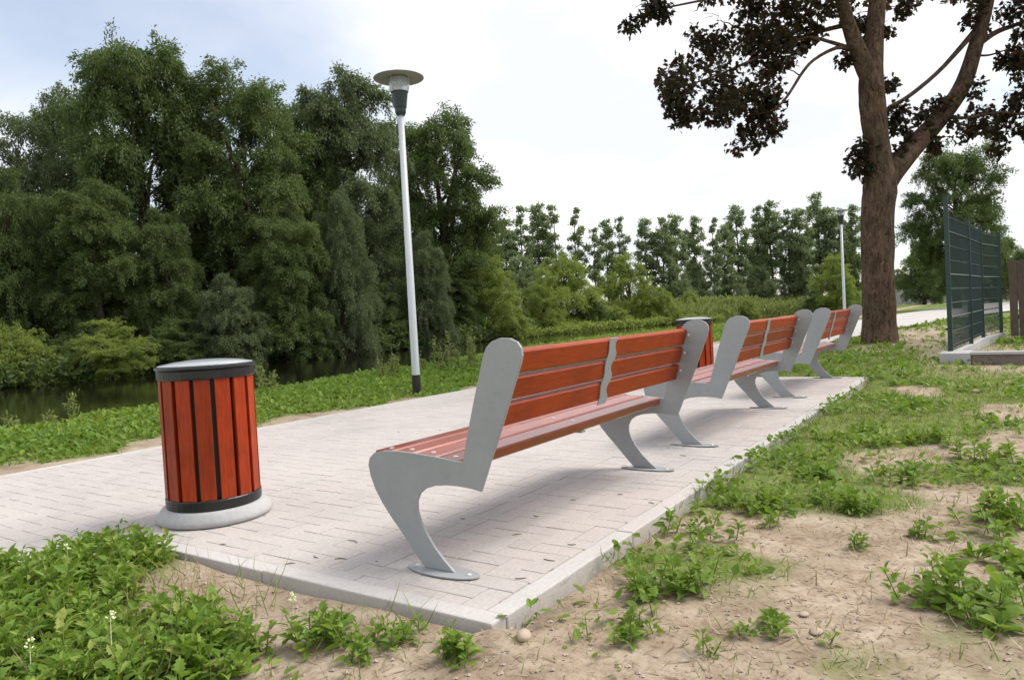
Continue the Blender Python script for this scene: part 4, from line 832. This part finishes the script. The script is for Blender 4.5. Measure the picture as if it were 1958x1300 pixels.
# grass and low weeds on the soil right of the benches and round the maple
q = MB(); gq = MB(); sq = MB()
x, y = scatter(90000, (-4.6, 4.5, 0.3, 30.0), lambda x, y: np.maximum(turf_mask(x, y), 0.17 * (fbm(x * 2, y * 2, 71) > 0.42)) * np.clip(5.0 / np.maximum(1.5, np.hypot(x, y)), 0, 1) * ~in_pave(x, y, 0.015), gw_); k = in_view(x, y) & ~((x < -1.9) & (y < 1.75)); x, y = x[k], y[k]; n = len(x); z = ground_z(x, y); dist = np.hypot(x, y); print('right', n)
for j in range(3):
    D = unit(np.stack([gw_.normal(0, .5, n), gw_.normal(0, .5, n), np.ones(n)], -1)); hh = gw_.uniform(0.025, 0.085, n) * (0.7 + 0.3 * np.clip(dist / 6, 0, 2.0)); P = np.stack([x + gw_.normal(0, .03, n), y + gw_.normal(0, .03, n), z - 0.005], -1)
    place(gq, T_BLADE, F_BLADE, P, D, gw_.normal(0, 1, (n, 3)), np.stack([0.0035 * (0.7 + dist / 7), hh, hh], -1))
lw = (fbm(x * 3.0, y * 3.0, 61) > 0.50) & (gw_.uniform(size=n) < 0.55); xl, yl, zl = x[lw], y[lw], z[lw]; n2 = len(xl); dl = np.hypot(xl, yl)
for j in range(4):
    a = gw_.uniform(0, 6.28, n2); el = gw_.uniform(0.05, 1.0, n2); D = np.stack([np.cos(a) * np.cos(el), np.sin(a) * np.cos(el), np.sin(el)], -1)
    P = np.stack([xl + gw_.normal(0, .03, n2), yl + gw_.normal(0, .03, n2), zl + gw_.uniform(0, 0.05, n2)], -1)
    place(q, T_OVAL, F_OVAL, P, D, np.tile([0, 0, 1.0], (n2, 1)) + gw_.normal(0, .35, (n2, 3)), gw_.uniform(0.022, 0.05, n2) * (0.75 + dl / 9))
tag(gq.build('soil_grass', M['grass']), 'sparse short grass growing on the sandy soil beside the benches', 'grass', kind='stuff')
tag(q.build('soil_weeds', M['weed']), 'low leafy weeds spreading over the sandy soil beside the kerb', 'weeds', kind='stuff')
# dry straw and crumbs on the bare soil
x, y = scatter(70000, (-3.4, 3.5, 0.4, 12.0), lambda x, y: np.clip(3.0 / np.maximum(1.5, np.hypot(x, y)), 0, 1) * ~in_pave(x, y, 0.02) * (0.35 + 0.65 * fbm(x * 2, y * 2, 44)), gw_); k = in_view(x, y); x, y = x[k], y[k]; n = len(x)
D = unit(np.stack([gw_.normal(0, 1, n), gw_.normal(0, 1, n), gw_.normal(0.12, .25, n)], -1)); P = np.stack([x, y, ground_z(x, y) + 0.003], -1)
place(sq, T_BLADE, F_BLADE, P, D, np.tile([0, 0, 1.0], (n, 1)), np.stack([gw_.uniform(0.002, 0.006, n), gw_.uniform(0.015, 0.07, n), np.full(n, 0.02)], -1))
tag(sq.build('dry_straw', M['straw']), 'scattered dry straw and dead stems on the sandy soil', 'straw', kind='stuff')
OCT = np.array([(1, 0, 0), (0, 1, 0), (-1, 0, 0), (0, -1, 0), (0, 0, .7), (.7, .7, .35), (-.7, .7, .4), (-.7, -.7, .35), (.7, -.7, .4)]); FO = [(0, 5, 4), (5, 1, 4), (1, 6, 4), (6, 2, 4), (2, 7, 4), (7, 3, 4), (3, 8, 4), (8, 0, 4)]
q = MB(); x, y = scatter(40000, (-3.4, 3.5, 0.4, 9.0), lambda x, y: np.clip(2.6 / np.maximum(1.5, np.hypot(x, y)), 0, 1) * ~in_pave(x, y, 0.02), gw_); k = in_view(x, y); x, y = x[k], y[k]; n = len(x); s = 0.002 + 0.008 * gw_.uniform(size=n) ** 3
V = np.stack([x, y, ground_z(x, y)], -1)[:, None, :] + OCT[None] * s[:, None, None] * gw_.uniform(0.7, 1.3, (n, 9, 1)); q.add_many(V, FO, 9)
tag(q.build('gravel', M['pebble']), 'small pebbles and crumbs scattered over the sandy soil', 'gravel', kind='stuff')

# single weeds one can point to on the sandy soil: px, py of the foot, height, leaf length, number of shoots, spread
WP = [(1265, 1150, .15, .10, 9, .11, 'large broad leaved weed beside the kerb, right of the near bench'), (1815, 1165, .17, .11, 13, .13, 'largest bushy weed clump on the sand at the lower right'),
      (1940, 1010, .16, .11, 9, .14, 'bushy weed cut by the right edge, above the largest clump'), (1630, 985, .14, .09, 6, .08, 'weed clump alone on the sand midway between kerb and right edge'),
      (1648, 1050, .12, .055, 3, .03, 'thin upright weed just below the lone clump on the sand'), (1768, 1030, .12, .055, 3, .05, 'small upright weed right of the lone clump on the sand'), (1205, 1232, .09, .06, 5, .05, 'small pale tuft on the sand near the platform corner'),
      (1490, 1232, .07, .06, 5, .08, 'low sprawling weed on the sand at the bottom of the view'), (1345, 1262, .09, .04, 2, .02, 'tiny upright seedling at the bottom of the view'), (985, 1180, .12, .065, 4, .03, 'weed growing against the corner of the kerb'),
      (870, 1262, .11, .075, 6, .06, 'leafy weed below the kerb corner'), (770, 1232, .09, .06, 4, .05, 'small weed left of the kerb corner'), (625, 1235, .15, .09, 10, .09, 'tall weed clump in front of the near kerb'), (1500, 990, .13, .09, 8, .14, 'spreading weed clump on the sand right of the second bench leg'),
      (1885, 880, .15, .10, 8, .14, 'weed clump near the right edge below the plinth'), (1725, 920, .12, .10, 6, .13, 'broad leaved weed on the sand, upper middle of the soil'), (1760, 850, .14, .10, 7, .16, 'spreading weed clump on the soil in front of the plinth'),
      (1560, 915, .07, .13, 5, .12, 'large flat leaves lying near the platform edge'), (1930, 1085, .05, .12, 5, .13, 'flat burdock leaves at the right edge below the bushy weed'), (1390, 985, .12, .08, 8, .13, 'weed clump along the kerb beyond the large broad leaved weed'), (1330, 1040, .12, .08, 6, .10, 'weed on the kerb side just above the large broad leaved weed')]
for (px, py, h, ll, ns, sp, lab) in WP:
    c = on_ground(px, py, -0.045); g1 = np.random.default_rng(int(px * 7 + py)); q = MB(); st = MB()
    sc = 1.0 + 0.06 * max(0, np.hypot(*c[:2]) - 3)
    for k in range(int(ns * 1.6)):
        dx_, dy_ = (g1.normal(0, sp * 0.75, 2) if k else (0, 0)); weed(q, dx_, dy_, 0, 0.72 * h * g1.uniform(0.35, 1.05) * sc, int(g1.integers(8, 14)), 0.74 * ll * g1.uniform(0.5, 1.0) * sc, g1, g1.uniform(0.9, 1.4))
    r = empty('weed_plant', (c[0], c[1], float(ground_z(c[0], c[1])))); tag(r, lab, 'weed', 'single weeds on the sandy soil')
    tag(q.build('foliage', M['weed'], r), kind='stuff')

# flowering stalks at the top of the bank
gs = np.random.default_rng(3)
SP = [(828, 690, .62), (842, 692, .45), (866, 688, .70), (880, 690, .55), (900, 686, .72), (908, 684, .60), (760, 700, .38), (748, 702, .42), (815, 695, .4), (855, 690, .4), (112, 776, .45), (140, 775, .55), (80, 785, .3), (505, 730, .5), (36, 792, .35), (520, 725, .35), (735, 704, .34)]
for i, (px, py, h) in enumerate(sorted(SP)):
    c = on_ground(px, py + 14, 0.05); d = np.hypot(*c[:2]); h = h * d / 13.5; q = MB(); lf = MB()
    top_ = np.array([gs.normal(0, .06), gs.normal(0, .06), h]); q.tube([(0, 0, -.1), top_ * np.array([.4, .4, .5]), top_], [.012, .009, .004], 4, False)
    n = 90; t = gs.uniform(0.2, 1, n); P = top_ * t[:, None] + gs.normal(0, .03, (n, 3)); D = unit(gs.normal(0, .8, (n, 3)) + np.array([0, 0, .4])); place(lf, T_SPRIG, F_SPRIG, P, D, gs.normal(0, 1, (n, 3)), gs.uniform(.05, .13, n) * (1.2 - .6 * t))
    r = empty('flowering_stalk', (c[0], c[1], float(ground_z(c[0], c[1])))); tag(r, '%s tall seed stalk from the left at the top of the river bank' % ORD[i], 'weed', 'seed stalks along the river bank')
    q.build('stem', M['stalk'], r); tag(lf.build('seed_head', M['reed'], r), kind='stuff')

# reeds and tall herbs on the far bank where the river bends
gr = np.random.default_rng(17); q = MB(); n = 26000
px = gr.uniform(1130, 1700, n); dep = gr.uniform(96, 128, n); base = at(0, 0, 0)[None] + (FW[None] + RT[None] * ((px - W_PX / 2) / F_PX)[:, None]) * dep[:, None]
x, y = base[:, 0], base[:, 1]; k = (x < bank_far(y) + 1.0) | (y > 112); x, y = x[k], y[k]; n = len(x); zt = ground_z(x, y)
hh = 0.9 + 2.4 * fbm(x * .22, y * .22, 41) ** 1.6; P = np.stack([x, y, np.maximum(zt, WATER_Z) + gr.uniform(0.0, 1.0, n) * hh], -1)
D = unit(np.stack([gr.normal(0, .5, n), gr.normal(0, .5, n), np.ones(n)], -1)); place(q, T_SPRIG, F_SPRIG, P, D, gr.normal(0, 1, (n, 3)), np.stack([np.full(n, .9), gr.uniform(.5, .9, n), np.full(n, .5)], -1))
tag(q.build('reed_bed', M['reed']), 'pale green reeds and tall herbs on the far bank below the poplars', 'reeds', kind='stuff')
# undergrowth at the foot of the far trees
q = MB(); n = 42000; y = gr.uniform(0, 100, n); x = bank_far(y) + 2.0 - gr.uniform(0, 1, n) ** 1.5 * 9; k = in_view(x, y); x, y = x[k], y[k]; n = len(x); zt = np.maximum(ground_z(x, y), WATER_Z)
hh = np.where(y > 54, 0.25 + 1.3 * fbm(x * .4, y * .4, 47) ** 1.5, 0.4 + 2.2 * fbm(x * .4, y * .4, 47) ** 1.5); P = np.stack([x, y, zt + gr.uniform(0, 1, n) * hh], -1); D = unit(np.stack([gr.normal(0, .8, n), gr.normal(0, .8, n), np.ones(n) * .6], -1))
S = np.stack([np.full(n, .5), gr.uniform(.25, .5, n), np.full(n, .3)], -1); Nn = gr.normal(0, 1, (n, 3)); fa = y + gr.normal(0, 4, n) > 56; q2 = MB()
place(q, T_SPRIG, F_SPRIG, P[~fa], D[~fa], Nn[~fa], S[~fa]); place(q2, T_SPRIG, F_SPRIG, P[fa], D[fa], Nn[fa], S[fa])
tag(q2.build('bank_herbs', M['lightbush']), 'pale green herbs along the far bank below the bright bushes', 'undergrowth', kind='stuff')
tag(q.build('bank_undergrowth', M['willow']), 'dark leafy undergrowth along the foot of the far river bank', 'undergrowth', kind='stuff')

# ------------------------------------------------------------------ small things on the ground
def stone(px, py, r_, lab, mat_='pebble', flat=0.6):
    c = on_ground(px, py, -0.04); g1 = np.random.default_rng(int(px + py)); q = MB(); V = []; n = 10
    for (zz, rr) in ((-.4, .8), (0, 1), (.5, .85), (.85, .45)):
        for k in range(n):
            a = 2 * math.pi * k / n; f = rr * g1.uniform(.85, 1.12); V.append((r_ * f * math.cos(a), r_ * .75 * f * math.sin(a), r_ * flat * zz * g1.uniform(.9, 1.1)))
    fs = [(i * n + k, i * n + (k + 1) % n, (i + 1) * n + (k + 1) % n, (i + 1) * n + k) for i in range(3) for k in range(n)] + [tuple(3 * n + k for k in range(n))]
    q.add(V, fs); o = q.build('stone', M[mat_], smooth=True); o.location = (c[0], c[1], float(ground_z(c[0], c[1])) + 0.004); o.rotation_euler = (0, 0, g1.uniform(0, 6)); tag(o, lab, 'stone', 'loose stones')
stone(1003, 1240, 0.032, 'pale rounded stone on the sand below the kerb corner')
stone(1562, 1222, 0.026, 'flat pale stone on the sand at the bottom of the view', flat=.3)
stone(1538, 1188, 0.020, 'small flat stone just above the flat pale stone', flat=.3)
stone(1866, 752, 0.05, 'pale stone on the grass in front of the plinth')
stone(1711, 661, 0.05, 'pale stone at the foot of the big tree trunk', 'litter')
stone(785, 742, 0.06, 'white lump lying at the foot of the near lamp', 'litter', .9)
stone(1287, 991, 0.016, 'tiny white chip on the soil beside the right kerb', 'litter', .4)
q = MB(); gl = np.random.default_rng(12)
for (px, py, L) in [(665, 1032, .07), (600, 1062, .04), (1040, 1068, .05), (1085, 1040, .035), (980, 1022, .04), (760, 825, .05), (840, 822, .025), (718, 1072, .012), (1090, 955, .03), (1020, 985, .03), (640, 1068, .05), (545, 1078, .04), (1240, 960, .04), (420, 1040, .03), (880, 990, .03), (1180, 945, .03), (985, 1105, .04), (1300, 870, .05)]:
    c = on_ground(px, py, 0.003); a = gl.uniform(-.5, .9); d = np.array([math.cos(a), math.sin(a), 0]); m_ = c + d * L * .5 + np.array([-d[1], d[0], 0]) * L * gl.uniform(-.2, .2)
    q.tube([c, m_, c + d * L], [.0016, .0022, .0012], 5)
tag(q.build('twig_litter', M['stalk']), 'dark twigs and crumbs scattered on the paving', 'litter', kind='stuff')
q = MB()
for (px, py, h) in [(215, 1222, .16), (60, 1250, .12), (560, 1140, .1), (130, 1040, .12)]:
    c = on_ground(px, py + 60, -.03); q.tube([c, c + np.array([.01, 0, h])], [.0015, .001], 4, False)
    for k in range(9):
        d = rdir(1, gl)[0] * .010; q.tube([c + np.array([.01, 0, h]) + d, c + np.array([.01, 0, h]) + d * 1.6 + np.array([0, 0, .004])], [.0025, .003], 5)
tag(q.build('small_flowers', M['flower']), 'tiny pale yellow flowers among the near weeds', 'flowers', kind='stuff')
